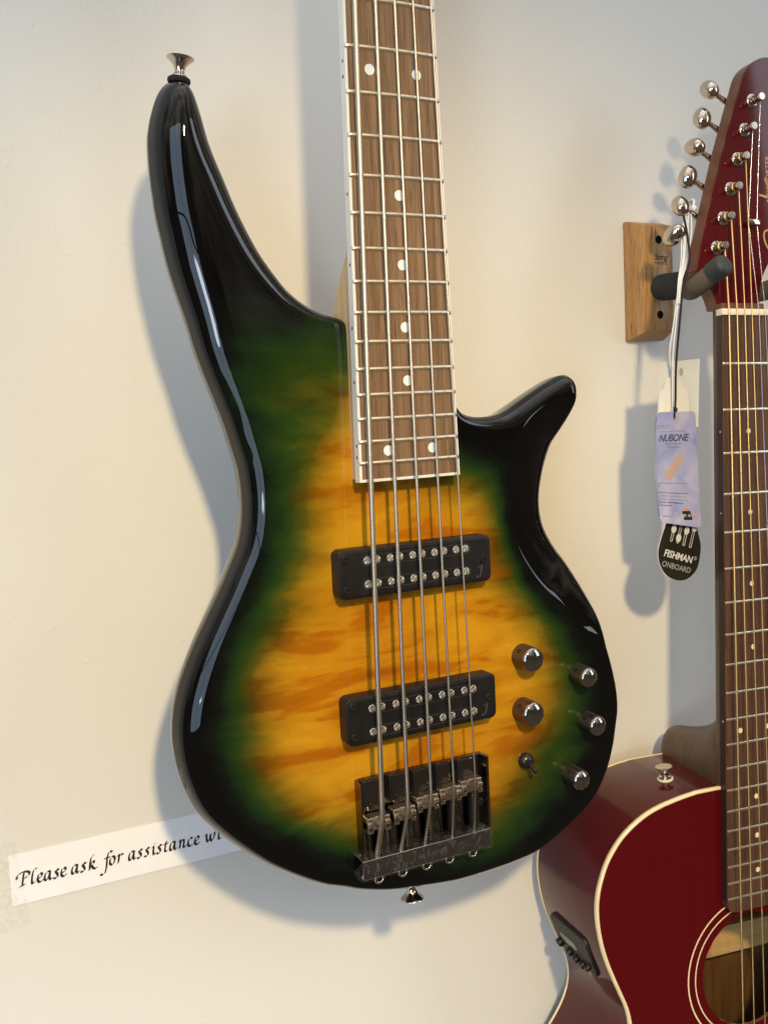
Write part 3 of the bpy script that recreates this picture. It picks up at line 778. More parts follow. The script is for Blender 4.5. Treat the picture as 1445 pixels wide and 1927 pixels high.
# bridge
bridge = build('bridge', prism(round_rect(3.2, -9.0, 93.0, 52.5, 2.0, 4), 9.6, 13.6, 0.7, 2), 'black_chrome', bass, 20)
build('side_wall', rbox(-43.4, -41.2, 3.6, 13.4, -33, 16.6, 0.5), 'black_chrome', bridge, 20)
build('side_wall', rbox(47.8, 50.0, 3.6, 13.4, -33, 16.6, 0.5), 'black_chrome', bridge, 20)
for i in range(5):
    x, z = STR_SADDLE[i]
    # guide rails under each saddle
    build('saddle_rail', rbox(x - 8.0, x - 3.8, 2.4, 10.0, 2.0, 18.4 + 0.6 * (i % 2), 0.6), 'black_plastic', bridge, 20)
    build('saddle_channel', rbox(x - 3.4, x + 6.6, 8.0, 10.2, -4, 16.2, 0.4), 'black_chrome', bridge, 20)
    sm = Mesh()
    sm.add(rbox(x - 7.9, x + 7.9, -0.9, 7.5, z - 8.4, z + 0.2, 0.7))
    sm.add(rbox(x - 3.6, x + 3.6, -3.2, 0.5, z - 4.2, z + 1.6, 0.7))
    sm.add(rbox(x - 7.9, x - 4.1, -2.2, 7.0, z - 9.6, z - 2.6, 0.7))
    sm.add(rbox(x + 4.1, x + 7.9, -2.2, 7.0, z - 9.6, z - 2.6, 0.7))
    build('saddle', sm, 'saddle_metal', bridge, 20)
    for s in (-1, 1):
        xs = x + s * 6.0
        build('height_screw', Mesh().add(lathe([(0.75, 0.1), (0.75, 0.7), (1.3, 0.6), (1.45, 0.2), (1.45, -0.4)], 16, (xs, -2.1, z - 6.2), (0, -1, 0))).add(lathe([(0, 0.15), (0.76, 0.15)], 16, (xs, -2.1, z - 6.2), (0, -1, 0))), 'black_chrome', bridge, 40)
    # intonation screw and its spring
    xc = x + 3.6; z0, z1 = z - 9.5, -32.0
    build('intonation_screw', tube([(xc, 4.4, z0 + 2), (xc, 4.4, z1)], 1.35, 12), 'black_metal', bridge, 50)
    turns = int((z0 - z1) / 1.75)
    hel = [(xc + 2.35 * math.cos(a), 4.4 + 2.35 * math.sin(a), z0 + (z1 - z0) * a / (2 * math.pi * turns)) for a in np.linspace(0, 2 * math.pi * turns, turns * 10)]
    build('spring', tube(hel, 0.52, 6), 'black_metal', bridge, 60)
first = None
for x, z in ((-31, -22), (-13, -20), (6.5, -20), (24, -19), (42, -16)):
    l = (x + 3.5, 9.7, z)
    if first is None: first = build('plate_screw', lathe([(0, 0.2), (1.2, 0.2), (1.3, 1.3), (2.6, 1.0), (3.1, 0)], 20, (0, 0, 0), (0, -1, 0)), 'black_metal', bridge, 40, loc=l)
    else: copy_at(first, l, bridge)
tail = build('tail_block', prism(round_rect(0.0, -37.1, 92.6, 12.6, 1.0, 3), -1.0, 13.3, 1.0, 3), 'black_chrome', bridge, 20)
wf = Mesh()                                     # crinkled clear film still wrapped round the tail
xs = np.linspace(-47.6, 47.2, 44); prof = [(13.0, -30.0), (6, -30.0), (-1.2, -30.1), (-1.75, -30.7), (-1.8, -37), (-1.75, -43.6), (-1.2, -44.3), (5, -44.5), (8.5, -44.4)]
V = [(x, y - 0.25 * abs(math.sin(x * 0.9)) + rng.uniform(-.12, .12), z + rng.uniform(-.22, .22)) for x in xs for y, z in prof]; n = len(prof)
wf.add((V, [(i * n + j, i * n + j + 1, (i + 1) * n + j + 1, (i + 1) * n + j) for i in range(43) for j in range(n - 1)]))
wf.add(([(-47.6, -1.8, -31), (-51.5, 1.5, -36.5), (-50.2, 3.5, -40.5), (-47.4, -1.8, -44), (-48.6, -2.8, -37)], [(0, 1, 4), (1, 2, 4), (2, 3, 4)]))
wf.add(([(47.2, -1.8, -31), (48.4, 3.5, -34), (48.2, 5.5, -40), (47.2, -1.8, -44)], [(0, 1, 2, 3)]))
build('clear_wrap', wf, 'clear_film', bridge, 70)
V, F = pen([('J', -12.5, -38.6), ('a', -7.4, -38.6), ('c', -4.2, -38.6), ('k', -1.4, -38.6), ('s', 2.0, -38.6), ('o', 4.4, -38.6), ('n', 7.4, -38.6)], 3.1, 0.22, 30)
build('tail_lettering', ([(x, -1.12, z) for x, z in V], F), 'saddle_metal', tail, 180)
first = None
for i in range(5):
    x = (-33.2, -16.4, 1.1, 18.0, 35.7)[i]
    ring = [(2.8 * math.cos(a), 0, 2.8 * math.sin(a)) for a in np.linspace(0, 2 * math.pi, 20, endpoint=False)]
    l = (x, 4.6, -46.9)
    if first is None: first = build('ball_end', tube(ring, 0.85, 8, False, True), 'nickel', bridge, 60, loc=l)
    else: copy_at(first, l, bridge)

# controls
def make_knob(x, z, r, h):
    k = build('knob', lathe([(0, 0), (r, 0), (r, 0.6), (r - 0.15, 1.0), (r - 0.25, h - 2.4), (r - 0.5, h - 1.6), (r - 1.0, h - 1.3)], 96, (x, YT, z), (0, -1, 0), 0.10, (3, 4)), 'knurled_black', bass, 50)
    R = r - 0.35
    build('dome', lathe([(R, h - 1.8)] + [(R * math.cos(math.radians(a)), h - 1.6 + 3.4 * math.sin(math.radians(a))) for a in range(0, 90, 9)] + [(0, h + 1.8)], 48, (x, YT, z), (0, -1, 0)), 'smoked_chrome', k, 60)
    d = Vector((-0.75, 0, 0.66)).normalized()
    build('grub_screw', lathe([(0, -0.2), (0.9, -0.2), (1.0, 0.12), (1.45, 0.1), (1.45, -0.5)], 14, (x + d.x * (r - 0.1), YT - h * 0.42, z + d.z * (r - 0.1)), d), 'black_socket', k, 40)
for x, z, r, h in ((85.3, 76.6, 8.6, 14.2), (84.2, 39.4, 8.6, 14.2), (130.4, 57.0, 7.3, 14.6), (136.9, 21.4, 7.3, 14.6), (121.8, -14.6, 7.3, 14.6)):
    make_knob(x, z, r, h)
tg = build('toggle_switch', lathe([(0, 0), (5.6, 0), (5.6, 1.2)] + [(5.6 * math.cos(math.radians(a)), 1.2 + 4.8 * math.sin(math.radians(a))) for a in range(8, 90, 8)] + [(0, 6.0)], 32, (84.6, YT, 3.6), (0, -1, 0)), 'black_metal', bass, 50)
build('lever', tube([(84.8, YT - 4, 2.6), (85.6, YT - 8.5, -0.2), (86.2, YT - 11, -1.8), (86.3, YT - 11.4, -2.0)], [1.3, 1.6, 1.8, 0.8], 14), 'black_metal', tg, 60)

# strap buttons
def strap_button(pos, axis):
    s = build('strap_button', lathe([(0, 0.8), (4.6, 0.8), (4.4, 1.8), (3.0, 3.0), (2.7, 4.6), (3.6, 7.0), (5.6, 9.4), (7.6, 11.0), (7.9, 11.6), (7.3, 11.9), (5.6, 11.2), (2.6, 10.7), (1.6, 9.8), (0, 9.6)], 36, pos, axis), 'nickel', bass, 50)
    build('felt_washer', lathe([(0, -2.2), (6.2, -2.2), (6.6, -1.2), (6.4, 0.2), (5.4, 0.9), (0, 0.9)], 28, pos, axis), 'felt', s, 50)
strap_button((-119.6, 33.0, 440.0), (0.12, -0.05, 1))
strap_button((3.4, 34.0, -71.5), (0.0, -0.06, -1))

# ---------------------------------------------------------------- the acoustic guitar (own frame: x across, y into the wall, z up its neck, origin at the nut)
guitar = thing('acoustic_guitar', 'wine red acoustic guitar with cream binding hanging beside the bass', 'acoustic guitar', (0, 0, 0))
AM = np.array(AC_M)
guitar.location = Vector(AC_O) * MM
guitar.rotation_euler = Matrix(AC_M).transposed().to_euler()
ROOT_OFF[guitar.name] = np.zeros(3)
def to_world(p): return np.asarray(p, float) @ AM + np.array(AC_O)

def ahw(z): return 21.2 - 0.0165 * z
left = [tuple(p) for p in AC_FRONT[1:]] + [(-115.0, -534), (-117.2, -543), (-121.8, -553), (-128.5, -563), (-136.5, -573), (-150, -592), (-168, -625), (-182, -665), (-189, -705), (-188, -745), (-178, -785), (-156, -822), (-118, -852), (-66, -870)]
AOUT = smooth_path(left + [(-6 - x, z) for x, z in left[::-1]], 3.0, True)
ta = np.roll(AOUT, -1, 0) - np.roll(AOUT, 1, 0); ta /= np.linalg.norm(ta, axis=1)[:, None]
aar = 0.5 * np.sum(AOUT[:, 0] * np.roll(AOUT[:, 1], -1) - np.roll(AOUT[:, 0], -1) * AOUT[:, 1])
AIN = np.c_[-ta[:, 1], ta[:, 0]] * (1 if aar > 0 else -1)

def ring_strip(profile, flip=False):
    """profile: (inset, y) pairs swept round the body outline"""
    V = []; F = []; n = len(AOUT); m_ = len(profile)
    for i in range(n):
        for d, y in profile: p = AOUT[i] + AIN[i] * d; V.append((p[0], y, p[1]))
    for i in range(n):
        for j in range(m_ - 1):
            q = (i * m_ + j, i * m_ + j + 1, ((i + 1) % n) * m_ + j + 1, ((i + 1) % n) * m_ + j)
            F.append(q if (aar > 0) != flip else q[::-1])
    return V, F
YF, YK = 6.0, 96.0
build('body_side', ring_strip([(0.3, YF + 1), (0, YF + 2), (0, YK - 2), (0.3, YK - 1)]), 'red_side_lacquer', guitar, 40)
build('inner_lining', ring_strip([(4, YF + 4), (3.2, YF + 8), (3.2, YK - 3)], True), 'inside_back', guitar, 40)
build('front_binding', ring_strip([(2.1, YF + 0.1), (1.9, YF - 0.2), (0.8, YF - 0.3), (0.1, YF + 0.1), (-0.25, YF + 0.8), (-0.28, YF + 3.0), (0.1, YF + 3.2)]), 'cream_binding', guitar, 70)
build('back_binding', ring_strip([(0.1, YK - 2.3), (-0.22, YK - 2.1), (-0.22, YK + 0.2), (0.4, YK + 0.8), (2.2, YK + 0.8)]), 'cream_binding', guitar, 70)
HC, HR = np.array([-3.2, -508.0]), 45.2
def plate(y, hole, flipz):
    k = 72; hole_pts = [tuple(HC + HR * np.array([math.cos(2 * math.pi * i / k), math.sin(2 * math.pi * i / k)])) for i in range(k)]
    base = AOUT + AIN * 1.9
    pts = [Vector(p) for p in base] + [Vector(p) for p in hole_pts]; n = len(base)
    ed = [(i, (i + 1) % n) for i in range(n)] + [(n + i, n + (i + 1) % k) for i in range(k)]
    V2, _, F2, *_r = delaunay_2d_cdt(pts, ed, [tuple(range(n))[::(1 if aar > 0 else -1)]], 1, 1e-4)
    F = []
    for f in F2:
        c = np.mean([tuple(V2[i]) for i in f], axis=0)
        if not hole or np.linalg.norm(c - HC) > HR * 0.995: F.append(tuple(f) if flipz else tuple(f)[::-1])
    V = [(v[0], y, v[1]) for v in V2]
    a, b, c = [np.array(V[k_]) for k_ in F[0]]
    want = 1 if not flipz else -1
    if np.cross(b - a, c - a)[1] * want > 0: F = [f[::-1] for f in F]
    return V, F
sound = build('soundboard', plate(YF, True, False), 'red_lacquer', guitar, 30)
build('soundboard_inside', plate(YF + 3, True, True), 'spruce', guitar, 30)
rim = [(HR * math.cos(a), HR * math.sin(a)) for a in np.linspace(0, 2 * math.pi, 73)[:-1]]
build('soundhole_rim', ([(HC[0] + x, YF + (3 if s else 0), HC[1] + z) for s in (0, 1) for x, z in rim], [(i, (i + 1) % 72, 72 + (i + 1) % 72, 72 + i) for i in range(72)]), 'mahogany_red', guitar, 60)
for ra, rb_ in ((57.8, 59.0), (51.4, 52.4)):
    aa = np.linspace(0, 2 * math.pi, 97)[:-1]
    prof = [(ra, 5.95), (ra, 5.86), (rb_, 5.86), (rb_, 5.95)]
    V = [(HC[0] + r * math.cos(a), y, HC[1] + r * math.sin(a)) for a in aa for r, y in prof]
    build('rosette_ring', (V, [(i * 4 + j, i * 4 + j + 1, ((i + 1) % 96) * 4 + j + 1, ((i + 1) % 96) * 4 + j) for i in range(96) for j in range(3)]), 'cream_binding', guitar, 40)
build('back_plate', plate(YK - 2, False, False), 'inside_back', guitar, 30)
build('back_outer', plate(YK + 0.7, False, True), 'red_side_lacquer', guitar, 30)
build('back_brace', rbox(-98, 92, 79, 94.5, -539, -514, 1.0), 'spruce', guitar, 40)

# neck with its heel
V = []; F = []; zs = [5, 3, 0, -10, -60, -130, -200, -260, -300, -330, -358]; K = 20
for z in zs:
    w = ahw(min(z, 0)) - 0.2; dep = 15.5 + 0.012 * abs(min(z, 0)); n = 2.25
    for i in range(K + 1):
        a = math.pi * i / K; cx, sy = math.cos(a), math.sin(a)
        V.append((w * math.copysign(abs(cx) ** (2 / n), cx), 5.2 + dep * abs(sy) ** (2 / n), z))
for i in range(len(zs) - 1):
    for j in range(K): a = i * (K + 1) + j; F.append((a, a + K + 1, a + K + 2, a + 1))
    F.append((i * (K + 1) + K, (i + 1) * (K + 1) + K, (i + 1) * (K + 1), i * (K + 1)))
F.append(tuple(range(K + 1))); F.append(tuple(len(V) - K - 1 + i for i in range(K + 1))[::-1])
aneck = build('neck', (V, F), 'mahogany_satin', guitar, 50)
V = []; F = []; K = 22
hy = [6, 14, 20, 25, 30, 36, 44, 54, 66, 80, 92, 96.5, 97.6]
hh = [62, 60, 57, 52.5, 47.5, 42.5, 37.5, 33, 29, 25.5, 23.5, 22.5, 20.5]
hx = [26.6, 26.3, 25.8, 25.0, 24.2, 23.2, 21.8, 20.4, 18.8, 17.2, 16, 15.4, 14]
for y, h_, w in zip(hy, hh, hx):
    for i in range(K + 1):
        a = math.pi * i / K; n = 2.3; cx, sy = math.cos(a), math.sin(a)
        V.append((-1 + w * math.copysign(abs(cx) ** (2 / n), cx), y, -359.3 + h_ * abs(sy) ** (2 / n)))
for i in range(len(hy) - 1):
    for j in range(K): a = i * (K + 1) + j; F.append((a, a + 1, a + K + 2, a + K + 1))
F.append(tuple(len(V) - K - 1 + i for i in range(K + 1)))
build('heel', (V, F), 'mahogany_satin', aneck, 50)

# fingerboard
def afy(x, z): return -0.9 * (1 - (x / ahw(z)) ** 2)
EZ = -457.0
pl = [(-ahw(0), 0), (ahw(0), 0)] + [(ahw(EZ), EZ + 9)] + [(ahw(EZ) - 9 + 9 * math.cos(a), EZ + 9 - 9 * math.sin(a)) for a in np.linspace(0.3, 1.57, 5)] + [(-ahw(EZ) + 9 - 9 * math.sin(a), EZ + 9 - 9 * math.cos(a)) for a in np.linspace(0, 1.3, 5)] + [(-ahw(EZ), EZ + 9)]
afb = build('fingerboard', prism(pl, -0.35, 5.6, 0.5, 2), 'rosewood', guitar, 18)
build('edge_band', prism([(-ahw(0) - 0.25, -1), (-ahw(0) + 0.4, -1), (-ahw(EZ) + 0.4, EZ + 10), (-ahw(EZ) - 0.25, EZ + 10)], 0.25, 5.8, 0), 'rosewood_side', afb, 30)
V = []; F = []; prof = [(1.0, 0.3), (0.9, -0.4), (0, -0.75), (-0.9, -0.4), (-1.0, 0.3)]; W = 24.0
for x in [-W + 0.3, -W + 1.0, -W / 2, 0, W / 2, W - 1.0, W - 0.3]:
    e = 0.5 if abs(x) > W - 0.5 else 1
    for dz, dy in prof: V.append((x, dy * e if dy < 0 else dy, dz))
n = 5
for i in range(6):
    for j in range(4): F.append((i * n + j, i * n + j + 1, (i + 1) * n + j + 1, (i + 1) * n + j))
F.append(tuple(range(n))[::-1]); F.append(tuple(30 + j for j in range(n)))
first = None
for k in range(1, 21):
    z = -(650 - 650 / 2 ** (k / 12)); sc = (ahw(z) / W, 1, 1)
    if first is None: first = build('fret', (V, F), 'fret_nickel', afb, 50, loc=(0, -0.35, z)); first.scale = sc
    else: copy_at(first, (0, -0.35, z), afb, sc)
first = fs = None
for k in (3, 5, 7, 9, 12, 15, 17, 19):
    z = -(650 - 650 * (2 ** (-k / 12) + 2 ** (-(k - 1) / 12)) / 2)
    for x in ((-13, 13) if k == 12 else (0.6,)):
        l = (x, -0.42, z)
        if first is None: first = build('inlay_dot', disc(2.0, 0, 0.4, 20, 0.04), 'cream_dot', afb, 40, loc=l)
        else: copy_at(first, l, afb)
    for dz in ((-8, 8) if k == 12 else (0,)):
        l = (-ahw(z) - 0.3, 2.6, z + dz)
        if fs is None: fs = build('side_dot', lathe([(0, 0), (0.95, 0), (0.95, -0.4), (0, -0.4)], 12, (0, 0, 0), (-1, 0, 0)), 'grey_dot', afb, 40, loc=l)
        else: copy_at(fs, l, afb)
build('nut', rbox(-22.4, 20.6, -2.0, 5.4, -0.6, 4.2, 0.5), 'bone', guitar, 40)

# headstock
hp = [(-17.9, 5.0), (-20.5, 13), (-24.8, 20.1), (-31, 27.5), (-35.6, 33.0), (-36.1, 36), (-29.6, 59.6), (-21.4, 87.4), (-11.7, 119.0), (-2.0, 147.1), (6.1, 169.3), (10.9, 181.7), (17.1, 188.8), (24.8, 193.2), (33.4, 194.8), (43, 192), (50, 184), (53, 172), (52, 150), (50, 120), (47, 95), (43, 72), (36, 52), (29.4, 40.6), (23.5, 30), (20.5, 18), (20.0, 5)]
hp = [tuple(p_) for p_ in smooth_path(hp, 2.5)]
head = build('headstock', prism(hp[::-1], 8.3, 21.0, 0.0), 'mahogany_red', guitar, 18)
build('face_veneer', prism(hp[::-1], 7.2, 8.6, 0.35, 2), 'red_lacquer', head, 12)
build('nut_shelf', rbox(-19, 20, 2.5, 9, 4.0, 9.0, 0.4), 'mahogany_red', head, 18)

def turn_text(vf, x0, z0, rot, y):
    c, s = math.cos(rot), math.sin(rot)
    return [(x0 + c * a - s * b, y, z0 + s * a + c * b) for a, b in vf[0]], vf[1]
build('decal_lettering', turn_text(text_vf('NEWPORTER', 5.4, 0, 0.05, spacing=1.12), 32.4, 86.5, math.radians(91), 7.12), 'gold_decal', head, 180)
def swash(pts, w):
    p = smooth_path(pts, 0.5); tg_ = np.gradient(p, axis=0); tg_ /= np.linalg.norm(tg_, axis=1)[:, None]
    V = []
    for i, ((x, z), (tx, tz)) in enumerate(zip(p, tg_)):
        k = w * (0.35 + 0.65 * math.sin(math.pi * min(1, (i + 1) / len(p) * 1.0)) ** 0.5) / 2
        V += [(x - tz * k, 7.12, z + tx * k), (x + tz * k, 7.12, z - tx * k)]
    return V, [(2 * i, 2 * i + 1, 2 * i + 3, 2 * i + 2) for i in range(len(p) - 1)]
sw = Mesh()
sw.add(swash([(21.5, 91.8), (25, 91.0), (30, 90.2), (36, 92)], 1.7)).add(swash([(27.2, 104.6), (29, 100), (30.6, 95.5), (32, 88)], 1.6))
sw.add(swash([(37, 63), (31, 65.2), (27.2, 64.8), (25.4, 62), (26.3, 56.6), (29.8, 51.0), (35, 47)], 1.5))
build('decal_swash', sw, 'gold_decal', head, 180)

# tuners: one built, five copied
posts = [(-18.8, 50.4), (-12.3, 72.5), (-4.9, 94.5), (2.1, 116.9), (9.4, 139.0), (16.8, 161.0)]
TD = np.array([-0.888, 0.0, 0.460])
def side_of(p): return p
hs = Mesh().add(rbox(-6, 6, 20.8, 29.5, -8, 8, 1.2))
px_, pz_ = posts[0]
tuner = build('tuner', hs, 'nickel', guitar, 40, loc=(px_, 0, pz_))
parts = []
def sub(name, vf, mat, **kw):
    o = build(name, vf, mat, tuner, 50, **kw); parts.append(o); return o
bc = TD * 27.6 + np.array([0, 25.0, 0])
sub('bushing', lathe([(0, -1), (5.3, -1), (5.4, 0.4), (4.9, 1.1), (3.9, 1.4), (3.8, 2.4), (3.2, 2.6)], 28, (0, 7.2, 0), (0, -1, 0)), 'nickel')
sub('post', lathe([(0, 0), (3.0, 0), (3.0, 4.0), (2.4, 5.0), (2.4, 6.6), (3.0, 7.6), (3.0, 10.3), (2.6, 10.9), (0, 10.9)], 24, (0, 7.2, 0), (0, -1, 0)), 'nickel')
sub('shaft', tube([np.array([0, 25.0, 0]) + TD * t for t in (4, 14, 16, 24)], [2.6, 2.2, 1.9, 1.9], 14), 'nickel')
# button: oval cap with a flattened face, about its own centre
B_ = basis(TD); V = []; F = []; nu, nv = 28, 14
for i in range(nv + 1):
    ph = math.pi * i / nv - math.pi / 2
    for j in range(nu):
        th = 2 * math.pi * j / nu
        c = abs(math.cos(ph)) ** 0.8; s_ = math.copysign(abs(math.sin(ph)) ** 0.85, math.sin(ph))
        loc_ = np.array([9.6 * c * math.cos(th), 6.4 * c * math.sin(th), 6.4 * s_ - (1.2 * (1 - c) if s_ < 0 else 0)])
        V.append(loc_ @ B_)
for i in range(nv):
    for j in range(nu): F.append((i * nu + j, i * nu + (j + 1) % nu, (i + 1) * nu + (j + 1) % nu, (i + 1) * nu + j))
btn = sub('button', (V, F), 'nickel', loc=tuple(bc))
btn.rotation_mode = 'QUATERNION'
from mathutils import Quaternion
angles = [2.2, 0.7, 0.2, 1.35, 0.45, 0.95]
btn.rotation_quaternion = Quaternion(Vector(TD), angles[0])
for k in range(1, 6):
    t2 = copy_at(tuner, (posts[k][0], 0, posts[k][1]), guitar)
    for p_ in parts:
        c = p_.copy(); COL.objects.link(c); c.parent = t2
        if p_ is btn: c.rotation_quaternion = Quaternion(Vector(TD), angles[k])
build('string_tree', Mesh().add(rbox(6.3, 17.9, 1.6, 3.6, 67.5, 71.8, 0.7)).add(tube([(12, 3, 69.7), (12, 7.3, 69.7)], 1.6, 12)), 'nickel', guitar, 45)
nut_x = [-16.4, -9.1, -2.0, 4.6, 11.1, 16.9]
for i in range(6):
    x0 = nut_x[i]; cx = (i - 2.5)
    x_s = 0.2 + cx * 10.8
    mat = 'wound_bronze' if i < 4 else 'plain_steel'
    r = [0.72, 0.6, 0.5, 0.42, 0.26, 0.22][i]
    px_, pz_ = posts[i]
    pth = [(x_s, -12.5, -650)] + [(x0 + (x_s - x0) * t, -2.3 - 10.2 * t, -650 * t) for t in (0.75, 0.5, 0.25, 0.05)] + [(x0, -2.3, 2.0)]
    if i >= 4: pth += [((8.4, 16.2)[i - 4], 4.0, 69.7)]
    pth += [(px_ + 2.6, 1.2, pz_)]
    build('string', tube(pth, r, 8), mat, guitar, 60)
    if i < 4:
        hel = [(px_ + 3.1 * math.cos(a), 2.6 - 0.25 * a / 2, pz_ + 3.1 * math.sin(a)) for a in np.linspace(0, 4 * math.pi, 40)]
        build('string_coil', tube(hel, r * 0.9, 6), mat, guitar, 60)

# preamp panel let into the side
AF = np.array(AC_FRONT)
def on_side(y, z, h):
    x = np.interp(-z, -AF[4:, 1], AF[4:, 0]); d = (np.interp(-z + 3, -AF[4:, 1], AF[4:, 0]) - np.interp(-z - 3, -AF[4:, 1], AF[4:, 0])) / 6
    nn = np.array([-1.0, 0, -d]); nn /= np.linalg.norm(nn)
    return (x + nn[0] * h, y, z + nn[2] * h)
def panel(y0, y1, z0, z1, h0, h1, r=5, skew=0.0):
    oy = round_rect((y0 + y1) / 2, (z0 + z1) / 2, y1 - y0, z1 - z0, r, 5)
    def ring(k, h): return [on_side((y0 + y1) / 2 + (a - (y0 + y1) / 2) * k, (z0 + z1) / 2 + (b - (z0 + z1) / 2) * k + skew * (a - y0), h) for a, b in oy]
    n = len(oy); V = []; F = []
    for k, h in ((1, h0), (1, h1 * 0.6), (0.97, h1), (0.75, h1), (0.4, h1)): V += ring(k, h)
    V.append(on_side((y0 + y1) / 2, (z0 + z1) / 2 + skew * (y1 - y0) / 2, h1))
    for i in range(4):
        for j in range(n): F.append((i * n + j, i * n + (j + 1) % n, (i + 1) * n + (j + 1) % n, (i + 1) * n + j))
    F += [(4 * n + j, 4 * n + (j + 1) % n, 5 * n) for j in range(n)]
    V = np.array(V); a, b, c = V[F[-1][0]], V[F[-1][1]], V[F[-1][2]]
    if np.cross(b - a, c - a)[0] > 0: F = [f[::-1] for f in F]
    return V, F
pre = build('preamp_panel', panel(29, 83, -500, -467, -0.5, 2.6, 6), 'preamp_plastic', guitar, 45)
build('display_inlay', panel(50, 74, -487, -480, 2.0, 2.9, 3), 'preamp_inlay', pre, 45)
for y, z, r in ((78, -491, 3.6), (66, -494, 3.4), (57, -495.5, 3.0), (48, -496, 3.0), (39, -494, 2.4)):
    p0 = np.array(on_side(y, z, 1.8)); p1 = np.array(on_side(y, z, 7.0))
    build('preamp_knob', lathe([(0, 0), (r, 0), (r, 3.4), (r - 0.5, 4.6), (r - 1.2, 4.9), (0, 4.9)], 20, p0, p1 - p0), 'black_plastic', pre, 40)
sb = build('strap_button', lathe([(0, 0.8), (5.2, 0.9), (5.0, 2.6), (3.0, 3.4), (2.6, 5.4), (4.0, 8.0), (6.4, 9.8), (6.6, 10.5), (6.0, 10.8), (4.2, 10.2), (0, 9.8)], 32, (-52.5, 41, -359.6), (-0.12, 0, 1)), 'nickel', guitar, 50)
build('washer', lathe([(0, -0.8), (6.2, -0.8), (6.4, 0), (6.2, 1.2), (5, 1.4), (0, 1.4)], 28, (-52.5, 41, -359.6), (-0.12, 0, 1)), 'bone', sb, 50)

# ---------------------------------------------------------------- wall hanger
hanger = thing('guitar_hanger', 'honey-coloured wooden wall hanger with grey padded arms under the red headstock', 'guitar hanger', (288, 120, 295))
bm = bmesh.new()
bk = [(269.5, 294.5), (307, 294.5), (307, 391.5), (269.5, 391.5)]; fr = [(273.6, 301.2), (302.5, 301.2), (302.5, 386), (273.6, 386)]
rings = [[bm.verts.new((x, y, z)) for x, z in q] for y, q in ((119.8, bk), (115.5, bk), (98.0, fr))]
for a, b in zip(rings, rings[1:]):
    for i in range(4): bm.faces.new((a[i], a[(i + 1) % 4], b[(i + 1) % 4], b[i]))
bm.faces.new(rings[2]); bm.faces.new(rings[0][::-1])
bmesh.ops.recalc_face_normals(bm, faces=bm.faces[:])
bmesh.ops.bevel(bm, geom=bm.edges[:], offset=0.7, segments=2, profile=0.5, affect='EDGES')
block = build('wood_block', from_bm(bm), 'hanger_oak', hanger, 35)
for x, z in ((287.8, 374.6), (288.2, 314.2)):
    h_ = build('screw_hole', lathe([(3.4, 0.06), (3.4, -1.6), (2.6, -4.2), (0, -4.4)], 24, (x, 98.0, z), (0, -1, 0)), 'black_socket', block, 50)
    build('screw_head', lathe([(0, 0.05), (3.3, 0.05)], 24, (x, 98.0, z), (0, -1, 0)), 'black_socket', h_, 50)
t1 = text_vf('String', 6.6, 0.35, 0.10, 'CENTER', 0.92); t2 = text_vf('SWING', 3.4, 0.0, 0.05, 'CENTER', 1.35)
build('brand_lettering', ([(289.5 + a, 97.9, 358.5 + b) for a, b in t1[0]], t1[1]), 'burnt_ink', block, 180)
build('brand_lettering', ([(289.5 + a, 97.9, 354.6 + b) for a, b in t2[0]], t2[1]), 'burnt_ink', block, 180)
hub = to_world((-13.4, 40.6, 31))
build('yoke_sleeve', tube(smooth_path([(288, 99.5, 336), (288, 92, 336), tuple((np.array((288, 92, 336)) + hub) / 2), tuple(hub)], 3), [8.5, 10.6] + [11.0] * 200, 24) if False else tube(np.array([(288, 99, 336), (288, 96.5, 336), (288, 93, 335.8), (288, 80, 335), hub + np.array([0, 6, 0]), hub]), [8.8, 10.2, 10.8, 10.9, 10.6, 9.0], 24), 'foam_dark', hanger, 60)
for sgn in (-1, 1):
    if sgn < 0: loc_pts = [(-13.4, 41, 31), (-20, 36, 27), (-29, 27, 22.5), (-34.5, 15, 21), (-36, 2, 24.5), (-34, -8, 29)]
    else: loc_pts = [(-13.4, 41, 31), (2, 39, 28), (22, 33, 23), (33, 22, 21), (36, 6, 23), (35, -6, 27)]
    pw = smooth_path([to_world(q) for q in loc_pts], 3.0)
    arm = build('padded_arm', tube(pw, 7.4, 20), 'foam_brown', hanger, 60)
    d = pw[-1] - pw[-4]; d /= np.linalg.norm(d)
    build('end_cap', tube([pw[-1] - d * 1.5, pw[-1] - d * 1.0, pw[-1] + d * 9, pw[-1] + d * 11.5, pw[-1] + d * 12.3], [7.6, 8.3, 8.3, 7.2, 4.5], 24), 'rubber_cap', arm, 60)

